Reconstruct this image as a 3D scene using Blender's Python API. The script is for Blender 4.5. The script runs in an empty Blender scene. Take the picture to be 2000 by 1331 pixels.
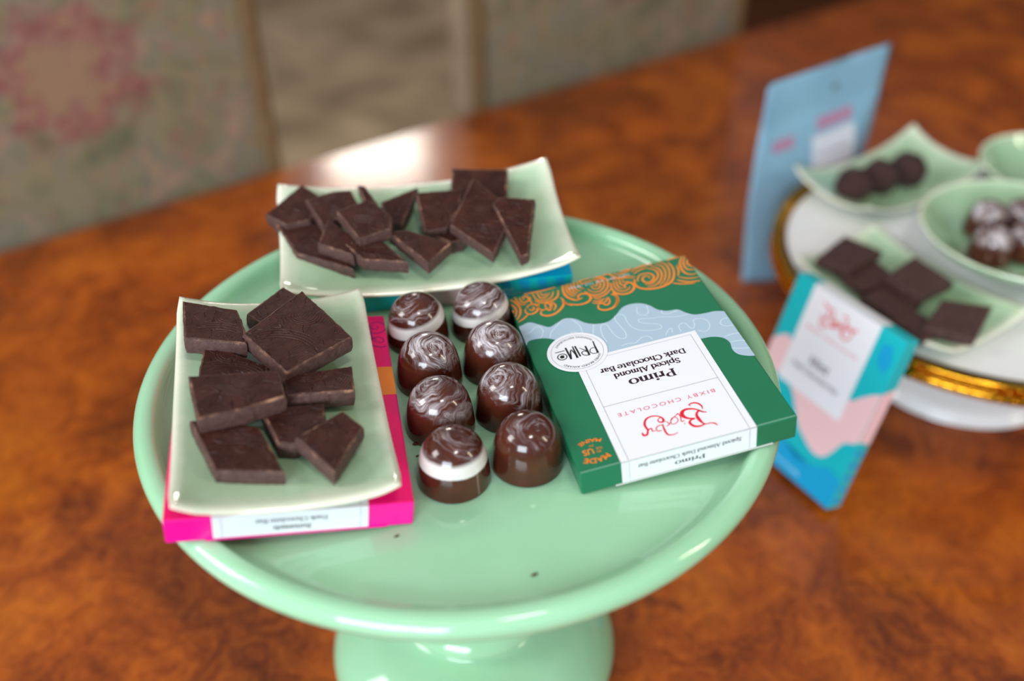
import bpy, bmesh, math, random
from mathutils import Vector, Matrix

# ------------------------------------------------------------------ camera, light, exposure
S = 0.001                                   # everything below is written in millimetres
C = bpy.context.scene.collection
scene = bpy.context.scene
random.seed(7)
V = Vector

def cam_setup():
    cd = bpy.data.cameras.new('camera')
    cd.sensor_width = 36.0
    cd.lens = 1944.0 / 2000.0 * 36.0
    cd.clip_start = 0.01
    cd.dof.use_dof = True
    cd.dof.focus_distance = 0.424
    cd.dof.aperture_fstop = 3.1
    o = bpy.data.objects.new('camera', cd)
    C.objects.link(o)
    pitch, roll = 0.658020, 0.011406
    cp, sp, cr, sr = math.cos(pitch), math.sin(pitch), math.cos(roll), math.sin(roll)
    r = V((1, 0, 0)); f = V((0, cp, -sp)); d = V((0, -sp, -cp))
    r2 = cr * r + sr * d; d2 = -sr * r + cr * d
    m = Matrix((r2, -d2, -f)).transposed().to_4x4()
    m.translation = V((23.30, -344.88, 482.47)) * S
    o.matrix_world = m
    scene.camera = o
cam_setup()

w = bpy.data.worlds.new('room_light')
scene.world = w
w.use_nodes = True
bg = w.node_tree.nodes['Background']
bg.inputs[0].default_value = (0.93, 0.95, 1.0, 1)
bg.inputs[1].default_value = 0.38

def area(name, loc, target, sx, sy, power, col):
    ld = bpy.data.lights.new(name, 'AREA')
    ld.shape = 'RECTANGLE'; ld.size = sx; ld.size_y = sy
    ld.energy = power; ld.color = col
    o = bpy.data.objects.new(name, ld); C.objects.link(o)
    o.location = loc
    o.rotation_euler = (V(target) - V(loc)).to_track_quat('-Z', 'Y').to_euler()
    return o
area('window_light_behind', (-0.75, -2.2, 1.0), (0, 0, .12), 1.3, 0.9, 72, (0.78, 0.90, 1.0))
area('window_light_left', (-2.6, -0.5, 1.9), (0, .2, .05), 1.0, 1.2, 52, (1.0, 0.98, 0.95))
area('window_light_far', (-0.37, 2.30, 0.865), (-.105, .615, 0), 0.28, 0.10, 4.6, (1.0, 0.93, 0.82))
area('lamp_right', (1.35, -0.35, 0.95), (0.1, 0, .2), 0.12, 0.6, 5, (1.0, 0.85, 0.62))
area('ceiling_lamp_light', (0.35, -0.65, 1.9), (0, 0, .2), 0.28, 0.14, 7, (1.0, 0.96, 0.9))

vs = scene.view_settings
vs.view_transform = 'Standard'; vs.look = 'None'; vs.gamma = 1.0; vs.use_curve_mapping = False
vs.exposure = -0.12

# ------------------------------------------------------------------ helpers
def lin(c):
    out = []
    for v in c[:3]:
        v = v / 255.0
        out.append(v / 12.92 if v <= 0.04045 else ((v + 0.055) / 1.055) ** 2.4)
    return (out[0], out[1], out[2], 1.0)

def pbr(name, rgb, rough=0.5, metal=0.0, coat=0.0, sss=0.0, sssr=(1, 1, 1), spec=0.5, sheen=0.0):
    m = bpy.data.materials.new(name); m.use_nodes = True
    b = m.node_tree.nodes['Principled BSDF']
    b.inputs['Base Color'].default_value = lin(rgb)
    b.inputs['Roughness'].default_value = rough
    b.inputs['Metallic'].default_value = metal
    b.inputs['Coat Weight'].default_value = coat
    b.inputs['Coat Roughness'].default_value = 0.04
    b.inputs['Specular IOR Level'].default_value = spec
    b.inputs['Sheen Weight'].default_value = sheen
    if sss:
        b.inputs['Subsurface Weight'].default_value = sss
        b.inputs['Subsurface Radius'].default_value = sssr
        b.inputs['Subsurface Scale'].default_value = 0.008
    return m

class NT:
    """small node graph builder"""
    def __init__(s, m): s.m = m; s.t = m.node_tree; s.b = s.t.nodes['Principled BSDF']
    def n(s, kind, **kw):
        x = s.t.nodes.new(kind)
        for k, v in kw.items():
            if k in x.inputs: x.inputs[k].default_value = v
            else: setattr(x, k, v)
        return x
    def l(s, a, b): s.t.links.new(a, b)
    def coord(s, scale=1000.0, loc=(0, 0, 0)):
        tc = s.n('ShaderNodeTexCoord'); mp = s.n('ShaderNodeMapping')
        mp.inputs['Scale'].default_value = (scale, scale, scale)
        mp.inputs['Location'].default_value = loc
        s.l(tc.outputs['Object'], mp.inputs['Vector']); return mp.outputs[0]
    def noise(s, vec, scale, detail=4, rough=0.5, dist=0.0):
        x = s.n('ShaderNodeTexNoise')
        x.inputs['Scale'].default_value = scale; x.inputs['Detail'].default_value = detail
        x.inputs['Roughness'].default_value = rough; x.inputs['Distortion'].default_value = dist
        s.l(vec, x.inputs['Vector']); return x.outputs['Fac']
    def ramp(s, fac, stops, interp='LINEAR'):
        r = s.n('ShaderNodeValToRGB'); e = r.color_ramp.elements; r.color_ramp.interpolation = interp
        while len(e) < len(stops): e.new(0.5)
        for k, (p, c) in enumerate(stops):
            e[k].position = p; e[k].color = c if len(c) == 4 else lin(c)
        s.l(fac, r.inputs['Fac']); return r.outputs['Color']
    def mix(s, fac, a, b, mode='MIX'):
        x = s.n('ShaderNodeMix'); x.data_type = 'RGBA'; x.blend_type = mode
        for val, i in ((fac, 0), (a, 6), (b, 7)):
            if hasattr(val, 'is_output'): s.l(val, x.inputs[i])
            else: x.inputs[i].default_value = val
        return x.outputs[2]
    def math(s, op, a, b=0.0, c=None, clamp=False):
        x = s.n('ShaderNodeMath'); x.operation = op; x.use_clamp = clamp
        for i, val in enumerate((a, b) if c is None else (a, b, c)):
            if hasattr(val, 'is_output'): s.l(val, x.inputs[i])
            else: x.inputs[i].default_value = val
        return x.outputs[0]
    def bump(s, h, strength=0.3, dist=0.001, normal=None):
        x = s.n('ShaderNodeBump'); x.inputs['Strength'].default_value = strength
        x.inputs['Distance'].default_value = dist; s.l(h, x.inputs['Height'])
        if normal is not None: s.l(normal, x.inputs['Normal'])
        s.l(x.outputs[0], s.b.inputs['Normal']); return x.outputs[0]
    def color(s, c): s.l(c, s.b.inputs['Base Color'])
    def rough(s, c): s.l(c, s.b.inputs['Roughness'])

def W4(v): return (v, v, v, 1.0)

WORLD = {}
def place(o, parent=None, mat=None):
    """parent o and put it at the world matrix mat (or at its parent's origin)"""
    pw = Matrix.Identity(4)
    if parent is not None: o.parent = parent; pw = WORLD[parent.name]
    if mat is None: mat = pw
    o.matrix_basis = pw.inverted() @ mat
    WORLD[o.name] = mat.copy()

def link_mesh(name, bm, mats, parent=None, smooth=True, mat=None, shade_angle=None):
    me = bpy.data.meshes.new(name)
    bmesh.ops.recalc_face_normals(bm, faces=bm.faces)
    for v in bm.verts: v.co = v.co * S
    bm.to_mesh(me); bm.free()
    for m in (mats if isinstance(mats, (list, tuple)) else [mats]): me.materials.append(m)
    if smooth: me.shade_smooth()
    if shade_angle is not None:
        try: me.set_sharp_from_angle(angle=math.radians(shade_angle))
        except Exception: pass
    o = bpy.data.objects.new(name, me); C.objects.link(o)
    place(o, parent, mat)
    return o

def tag(o, label=None, cat=None, group=None, kind=None):
    if label: o['label'] = label
    if cat: o['category'] = cat
    if group: o['group'] = group
    if kind: o['kind'] = kind
    return o

def empty(name, mat):
    o = bpy.data.objects.new(name, None); o.empty_display_size = 0.02
    C.objects.link(o); place(o, None, mat)
    return o

def frame(o, e1, e2, n):
    m = Matrix((V(e1).normalized(), V(e2).normalized(), V(n).normalized())).transposed().to_4x4()
    m.translation = V(o) * S
    return m

def tilt_frame(o, az, t1=0.0, t2=0.0):
    """local x at azimuth az rising by t1, local y rising by t2 (radians)"""
    e1 = V((math.cos(az) * math.cos(t1), math.sin(az) * math.cos(t1), math.sin(t1)))
    e2 = V((-math.sin(az) * math.cos(t2), math.cos(az) * math.cos(t2), math.sin(t2)))
    n = e1.cross(e2).normalized(); e2 = n.cross(e1)
    return frame(o, e1, e2, n)

def slope_frame(o, a, b):
    n = V((-a, -b, 1)).normalized(); e1 = V((1, 0, a)).normalized(); e2 = n.cross(e1)
    return frame(o, e1, e2, n)

def lathe(bm, prof, seg=96, mi=0, centre=(0, 0), close=True):
    rings = []
    for r, z in prof:
        if r < 1e-6: rings.append([bm.verts.new((centre[0], centre[1], z))])
        else: rings.append([bm.verts.new((centre[0] + r * math.cos(2 * math.pi * k / seg), centre[1] + r * math.sin(2 * math.pi * k / seg), z)) for k in range(seg)])
    for a, b in zip(rings[:-1], rings[1:]):
        for k in range(seg):
            k2 = (k + 1) % seg
            if len(a) == 1 and len(b) == 1: continue
            if len(a) == 1: f = bm.faces.new((a[0], b[k], b[k2]))
            elif len(b) == 1: f = bm.faces.new((a[k], b[0], a[k2]))
            else: f = bm.faces.new((a[k], b[k], b[k2], a[k2]))
            f.material_index = mi
    return rings

def smooth_profile(pts, n=6):
    """Catmull-Rom through a profile"""
    out = []
    P = [pts[0]] + list(pts) + [pts[-1]]
    for i in range(1, len(P) - 2):
        p0, p1, p2, p3 = P[i - 1], P[i], P[i + 1], P[i + 2]
        for k in range(n):
            t = k / n
            out.append(tuple(0.5 * ((2 * p1[j]) + (-p0[j] + p2[j]) * t + (2 * p0[j] - 5 * p1[j] + 4 * p2[j] - p3[j]) * t * t + (-p0[j] + 3 * p1[j] - 3 * p2[j] + p3[j]) * t ** 3) for j in range(len(p1))))
    out.append(tuple(pts[-1]))
    return out

def tube(bm, pts, rad, seg=8, closed=False, mi=0):
    pts = [V(p) for p in pts]; n = len(pts); rings = []
    for i, p in enumerate(pts):
        if closed: t = (pts[(i + 1) % n] - pts[i - 1])
        else: t = pts[min(i + 1, n - 1)] - pts[max(i - 1, 0)]
        t.normalize()
        a = t.cross(V((0, 0, 1)))
        if a.length < 1e-3: a = t.cross(V((0, 1, 0)))
        a.normalize(); b = t.cross(a)
        r = rad[i] if isinstance(rad, (list, tuple)) else rad
        rings.append([bm.verts.new(p + r * (math.cos(2 * math.pi * k / seg) * a + math.sin(2 * math.pi * k / seg) * b)) for k in range(seg)])
    m = n if closed else n - 1
    for i in range(m):
        A, B = rings[i], rings[(i + 1) % n]
        for k in range(seg):
            f = bm.faces.new((A[k], A[(k + 1) % seg], B[(k + 1) % seg], B[k])); f.material_index = mi
    if not closed:
        bm.faces.new(rings[0]).material_index = mi; bm.faces.new(rings[-1]).material_index = mi

def box(bm, lo, hi, bevel=0.0, seg=2, mi=0):
    vs_ = [bm.verts.new((x, y, z)) for z in (lo[2], hi[2]) for y in (lo[1], hi[1]) for x in (lo[0], hi[0])]
    fs = [bm.faces.new([vs_[i] for i in q]) for q in ((0, 2, 3, 1), (4, 5, 7, 6), (0, 1, 5, 4), (2, 6, 7, 3), (0, 4, 6, 2), (1, 3, 7, 5))]
    for f in fs: f.material_index = mi
    if bevel:
        es = list({e for f in fs for e in f.edges})
        bmesh.ops.bevel(bm, geom=es, offset=bevel, segments=seg, affect='EDGES', profile=0.5)
    return fs

def poly(bm, pts, z=0.0, mi=0, T=None):
    """flat filled outline (may be concave)"""
    T = T or (lambda x, y, z: (x, y, z))
    vs_ = [bm.verts.new(T(x, y, z)) for x, y in pts]
    try: f = bm.faces.new(vs_)
    except ValueError: return
    f.material_index = mi
    bmesh.ops.triangulate(bm, faces=[f])

def stroke(bm, pts, w, z=0.0, T=None, closed=False, mi=0, contrast=None, smooth=0):
    """flat ribbon; w a number or a list; contrast=(thin, thick) gives a broad-nib stroke"""
    T = T or (lambda x, y, z: (x, y, z))
    if smooth and len(pts) > 2: pts = smooth_profile(pts, smooth)
    n = len(pts); L = []; R = []
    for i, p in enumerate(pts):
        if closed: a, b = pts[i - 1], pts[(i + 1) % n]
        else: a, b = pts[max(i - 1, 0)], pts[min(i + 1, n - 1)]
        tx, ty = b[0] - a[0], b[1] - a[1]; l = math.hypot(tx, ty) or 1.0; tx /= l; ty /= l
        if contrast: ww = contrast[0] + (contrast[1] - contrast[0]) * abs(ty) ** 1.5
        elif isinstance(w, (list, tuple)):
            u = i / max(n - 1, 1) * (len(w) - 1); k = min(int(u), len(w) - 2); ww = w[k] + (w[k + 1] - w[k]) * (u - k)
        else: ww = w
        L.append(bm.verts.new(T(p[0] - ty * ww / 2, p[1] + tx * ww / 2, z))); R.append(bm.verts.new(T(p[0] + ty * ww / 2, p[1] - tx * ww / 2, z)))
    for i in range(n if closed else n - 1):
        j = (i + 1) % n
        f = bm.faces.new((L[i], L[j], R[j], R[i])); f.material_index = mi

def arc(cx, cy, rx, ry, a0, a1, n=16):
    return [(cx + rx * math.cos(math.radians(a0 + (a1 - a0) * k / n)), cy + ry * math.sin(math.radians(a0 + (a1 - a0) * k / n))) for k in range(n + 1)]

def sans(bm, s, x, y, size, width=None, z=0.0, T=None, align='CENTER', bold=0.0, arc_c=None, spacing=1.0):
    """sans-serif lettering cut as flat faces; arc_c=(cx, cy, radius, start_deg, step_sign) bends it"""
    T = T or (lambda x, y, z: (x, y, z))
    cu = bpy.data.curves.new('lettering_curve', 'FONT'); cu.body = s; cu.size = 1.0; cu.offset = bold
    cu.space_character = spacing; cu.resolution_u = 3
    o = bpy.data.objects.new('lettering_curve', cu); C.objects.link(o)
    dg = bpy.context.evaluated_depsgraph_get()
    me = bpy.data.meshes.new_from_object(o.evaluated_get(dg))
    xs = [v.co.x for v in me.vertices]
    x0, x1 = min(xs), max(xs)
    k = size / 0.70
    kx = width / (x1 - x0) if width else k
    base = len(bm.verts); vl = []
    for v in me.vertices:
        px = (v.co.x - x0) * kx; py = v.co.y * k; tw = (x1 - x0) * kx
        if align == 'CENTER': px -= tw / 2
        if arc_c:
            cx, cy, r, a_mid, sgn = arc_c
            a = math.radians(a_mid) - sgn * px / r
            rr = r + sgn * py
            q = (cx + rr * math.cos(a), cy + rr * math.sin(a))
        else: q = (x + px, y + py)
        vl.append(bm.verts.new(T(q[0], q[1], z)))
    for f in me.polygons:
        try: bm.faces.new([vl[i] for i in f.vertices])
        except ValueError: pass
    bpy.data.objects.remove(o); bpy.data.curves.remove(cu); bpy.data.meshes.remove(me)

# ---- a small serif alphabet drawn with a broad nib (x-height 1, capitals 1.45)
def SER(x, y, w=0.42): return ('s', [(x - w / 2, y), (x + w / 2, y)])
GL = {
 'P': (1.25, [('v', [(0.3, 0), (0.3, 1.45)]), ('c', [(0.3, 1.42)] + arc(0.62, 1.03, .42, .39, 90, -90) + [(0.3, .64)]), SER(.3, .03, .6), SER(.22, 1.42, .3)]),
 'B': (1.3, [('v', [(0.3, 0), (0.3, 1.45)]), ('c', [(0.3, 1.42)] + arc(0.62, 1.1, .34, .32, 90, -90) + [(0.3, .78)]), ('c', [(0.3, .76)] + arc(0.68, .4, .42, .37, 90, -90) + [(0.3, .03)]), SER(.25, .03, .4), SER(.22, 1.42, .3)]),
 'D': (1.5, [('v', [(0.3, 0), (0.3, 1.45)]), ('c', [(0.3, 1.42)] + arc(0.62, .725, .66, .70, 90, -90, 24) + [(0.3, .03)]), SER(.25, .03, .4), SER(.22, 1.42, .3)]),
 'C': (1.4, [('c', arc(0.78, .725, .62, .72, 40, 320, 26)), ('t', [(1.25, .95), (1.25, 1.42)])]),
 'S': (1.05, [('c', [(.88, 1.1), (.82, 1.33), (.55, 1.44), (.28, 1.34), (.2, 1.1), (.35, .88), (.68, .68), (.86, .42), (.76, .12), (.48, .0), (.22, .1), (.14, .38)])]),
 'A': (1.45, [('t', [(0.2, 0), (0.72, 1.45)]), ('V', [(0.72, 1.45), (1.22, 0)]), ('s', [(.4, .5), (1.05, .5)]), SER(.2, .03, .4), SER(1.22, .03, .5)]),
 'r': (0.75, [('v', [(0.27, 0), (0.27, 1.0)]), ('c', [(.27, .6), (.36, .85), (.52, .97), (.66, .92)]), ('dot', (.62, .85)), SER(.3, .03, .5), SER(.18, .97, .2)]),
 'i': (0.6, [('v', [(0.3, 0), (0.3, 1.0)]), ('dot', (.3, 1.36)), SER(.3, .03, .5), SER(.2, .97, .22)]),
 'm': (1.75, [('v', [(0.27, 0), (0.27, 1.0)]), ('c', [(.27, .65), (.42, .9), (.62, .98), (.8, .9), (.86, .65), (.86, 0)]), ('c', [(.86, .65), (1.0, .9), (1.2, .98), (1.38, .9), (1.45, .65), (1.45, 0)]), SER(.27, .03), SER(.86, .03), SER(1.45, .03), SER(.17, .97, .22)]),
 'n': (1.2, [('v', [(0.27, 0), (0.27, 1.0)]), ('c', [(.27, .65), (.42, .9), (.62, .98), (.82, .9), (.9, .65), (.9, 0)]), SER(.27, .03), SER(.9, .03), SER(.17, .97, .22)]),
 'h': (1.2, [('v', [(0.27, 0), (0.27, 1.5)]), ('c', [(.27, .65), (.42, .9), (.62, .98), (.82, .9), (.9, .65), (.9, 0)]), SER(.27, .03), SER(.9, .03), SER(.17, 1.47, .22)]),
 'o': (1.15, [('o', arc(.57, .5, .45, .5, 0, 360, 28)[:-1])]),
 'c': (1.0, [('c', arc(.57, .5, .45, .5, 45, 315, 22)), ('dot', (.84, .8))]),
 'e': (1.05, [('c', [(.16, .52), (.98, .52)] + arc(.57, .5, .44, .5, 5, 318, 26)[0:])]),
 'p': (1.2, [('v', [(0.27, -.45), (0.27, 1.0)]), ('o', arc(.64, .5, .4, .49, 0, 360, 24)[:-1]), SER(.27, -.42), SER(.17, .97, .22)]),
 'd': (1.2, [('v', [(0.93, 0), (0.93, 1.5)]), ('o', arc(.56, .5, .4, .49, 0, 360, 24)[:-1]), SER(1.02, .03, .25), SER(.83, 1.47, .22)]),
 'l': (0.6, [('v', [(0.3, 0), (0.3, 1.5)]), SER(.3, .03, .5), SER(.2, 1.47, .22)]),
 'k': (1.2, [('v', [(0.27, 0), (0.27, 1.5)]), ('t', [(.3, .42), (.85, .97)]), ('V', [(.48, .6), (.95, .02)]), SER(.27, .03), SER(.95, .03, .45), SER(.85, .97, .4), SER(.17, 1.47, .22)]),
 'a': (1.05, [('c', [(.2, .8), (.3, .95), (.52, 1.0), (.72, .9), (.76, .7), (.76, .12), (.86, .02), (.98, .06)]), ('c', [(.76, .58), (.5, .54), (.22, .45), (.14, .25), (.24, .05), (.48, .0), (.7, .12), (.76, .25)])]),
 't': (0.75, [('v', [(0.32, 1.3), (0.32, .2)]), ('c', [(.32, .25), (.38, .05), (.52, 0), (.66, .1)]), ('s', [(.08, .97), (.62, .97)])]),
 'u': (1.2, [('v', [(0.27, 1), (0.27, .3)]), ('c', [(.27, .35), (.34, .1), (.52, .0), (.74, .08), (.9, .35)]), ('v', [(.9, 1), (.9, 0)]), SER(.17, .97, .22), SER(.8, .97, .22)]),
 's': (0.85, [('c', [(.68, .76), (.6, .94), (.42, 1.0), (.22, .92), (.2, .7), (.42, .54), (.66, .4), (.68, .12), (.44, .0), (.22, .06), (.14, .26)])]),
 'M': (1.8, [('t', [(0.3, 0), (0.3, 1.45)]), ('V', [(.3, 1.45), (.85, .1)]), ('t', [(.85, .1), (1.4, 1.45)]), ('v', [(1.42, 1.45), (1.42, 0)]), SER(.3, .03), SER(1.42, .03, .5)]),
 ' ': (0.5, []),
}
def serif(bm, s, x, y, xh, width=None, z=0.0, T=None, bold=0.22, thin=0.07):
    tot = sum(GL[c][0] for c in s); kx = width / tot if width else xh
    px = x - tot * kx / 2
    for c in s:
        adv, parts = GL[c]
        for kind, g in parts:
            f = lambda q: (px + q[0] * kx, y + q[1] * xh)
            if kind == 'dot':
                cx, cy = f(g); poly(bm, arc(cx, cy, bold * .62 * kx, bold * .62 * xh, 0, 360, 10)[:-1], z, T=T); continue
            P = [f(q) for q in g]
            if kind in 'vV': stroke(bm, P, bold * kx, z, T)
            elif kind == 's': stroke(bm, P, thin * xh * 1.2, z, T)
            elif kind == 't': stroke(bm, P, thin * xh * 1.3, z, T)
            else: stroke(bm, P, 1, z, T, closed=(kind == 'o'), contrast=(thin * xh, bold * kx * 1.1))
        px += adv * kx

# ------------------------------------------------------------------ traced outlines (mm)
TOPO =[
[(88.9, 29.6), (86.0, 29.7), (83.5, 27.1), (81.1, 27.0), (80.2, 30.4), (81.8, 34.3), (83.8, 35.1)] ,
[(78.5, 36.6), (77.0, 33.1), (73.2, 29.4), (70.0, 26.5), (68.1, 26.2)] ,
[(65.8, 27.0), (64.5, 30.7), (63.6, 34.1), (63.9, 39.1)] ,
[(69.3, 36.9), (67.4, 36.8), (66.0, 37.9)] ,
[(57.5, 35.2), (59.2, 39.9), (60.4, 43.4)] ,
[(55.6, 49.2), (56.1, 45.1), (55.7, 40.2), (54.5, 37.1), (52.3, 37.1), (51.6, 40.7), (51.2, 44.9), (49.5, 49.0), (47.0, 49.5), (46.0, 45.9), (46.7, 40.5), (47.4, 36.1), (46.7, 33.2), (44.0, 32.7), (42.6, 34.8), (42.8, 38.9), (42.1, 43.3), (39.6, 46.8), (35.5, 48.9), (31.4, 49.4), (29.8, 48.5), (30.2, 46.3), (33.8, 44.2), (37.3, 42.0), (37.9, 40.2), (36.4, 39.5), (31.9, 40.8), (27.2, 41.7), (21.2, 44.0), (15.7, 44.5)] ,
[(35.2, 30.7), (36.4, 34.0), (35.9, 36.3), (33.9, 37.6), (31.8, 36.3), (30.9, 32.9), (30.8, 30.8)] ,
[(25.5, 37.1), (26.2, 38.9), (24.4, 40.7), (21.1, 40.4), (18.9, 39.8)] ,
[(30.2, 54.8), (27.9, 51.7), (26.1, 50.9), (26.7, 53.7)] ,
[(22.9, 54.8), (22.8, 51.6), (21.5, 49.6), (19.2, 49.9), (18.6, 53.2), (17.3, 54.7), (15.7, 52.3), (15.2, 49.4), (13.1, 48.9), (10.1, 50.8), (9.5, 54.6), (11.5, 57.9), (13.9, 58.5), (15.7, 56.8)] ,
[(0.5, 53.4), (3.0, 53.5), (5.0, 55.8), (3.9, 58.3), (0.5, 59.2)] ,
[(6.9, 65.1), (2.9, 64.7), (-0.5, 65.3)] ,
[(5.7, 69.5), (1.6, 70.0), (-0.3, 71.1)] ,
[(6.8, 73.4), (3.9, 75.0), (0.0, 76.0)] ,
[(50.6, 54.2), (47.5, 53.7), (44.2, 54.5), (40.3, 52.0), (37.4, 52.6), (36.5, 55.0)] ,
]
BIX=[
[(31.02, 114.86), (31.58, 113.61), (33.06, 112.8), (34.82, 112.67), (35.9, 111.75), (36.54, 108.89), (36.39, 106.3), (34.83, 104.74), (33.42, 105.8), (32.08, 106.56)] ,
[(35.14, 112.55), (37.49, 112.98), (39.7, 112.16), (40.63, 110.0), (39.67, 108.52), (37.81, 108.42)] ,
[(37.71, 108.19), (40.25, 107.25), (41.7, 105.39), (41.45, 103.35), (39.68, 102.13), (37.24, 102.49), (35.18, 103.8), (33.42, 105.8)] ,
[(33.0, 104.34), (32.7, 102.28), (33.73, 100.26), (35.67, 99.54), (37.19, 100.07), (36.57, 100.84)] ,
[(42.14, 107.87), (43.43, 107.91), (42.84, 105.5), (43.07, 103.28), (43.73, 103.57)] ,
[(42.74, 109.37), (42.48, 109.62)] ,
[(43.07, 103.28), (45.39, 104.55), (47.06, 106.04)] ,
[(46.21, 104.78), (44.75, 104.79), (44.34, 106.53), (45.69, 108.12), (47.45, 107.99), (47.22, 105.99), (46.21, 104.78)] ,
[(47.23, 106.5), (48.88, 107.98), (49.78, 108.43)] ,
[(49.61, 105.62), (48.68, 106.49), (48.41, 108.16)] ,
[(50.92, 106.7), (51.32, 109.66), (51.09, 112.82), (49.3, 113.73), (46.99, 113.31)] ,
[(51.1, 107.16), (52.85, 107.03), (54.14, 108.11), (54.01, 109.69), (52.52, 109.99)] ,
[(54.72, 109.18), (56.05, 108.94), (55.87, 107.46), (57.46, 107.91), (58.59, 110.04), (60.0, 110.03), (60.15, 108.45)] ,
[(57.46, 107.91), (57.74, 104.7), (56.42, 102.05), (54.24, 101.0), (51.83, 101.37), (50.17, 102.78), (49.74, 104.52), (50.49, 105.56), (51.76, 105.09), (51.81, 103.76), (50.58, 102.89)] ,
]
PRI=[
[(61.44, 46.52), (61.63, 50.21), (61.64, 55.12)] ,
[(61.59, 51.3), (63.41, 51.08), (64.6, 52.48), (64.39, 54.24), (63.12, 55.02), (61.14, 54.7)] ,
[(65.59, 48.56), (65.61, 55.15)] ,
[(65.61, 55.15), (67.5, 54.59), (68.39, 53.19), (68.07, 52.09), (67.05, 51.86), (65.78, 52.65)] ,
[(68.52, 48.85), (65.95, 51.97)] ,
[(69.94, 46.92), (69.55, 54.58)] ,
[(74.18, 46.56), (73.85, 54.92)] ,
[(73.85, 54.92), (72.24, 48.68), (70.97, 54.95)] ,
[(71.0, 46.67), (71.01, 55.08)] ,
[(79.44, 48.27), (75.03, 48.24)] ,
]
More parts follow.
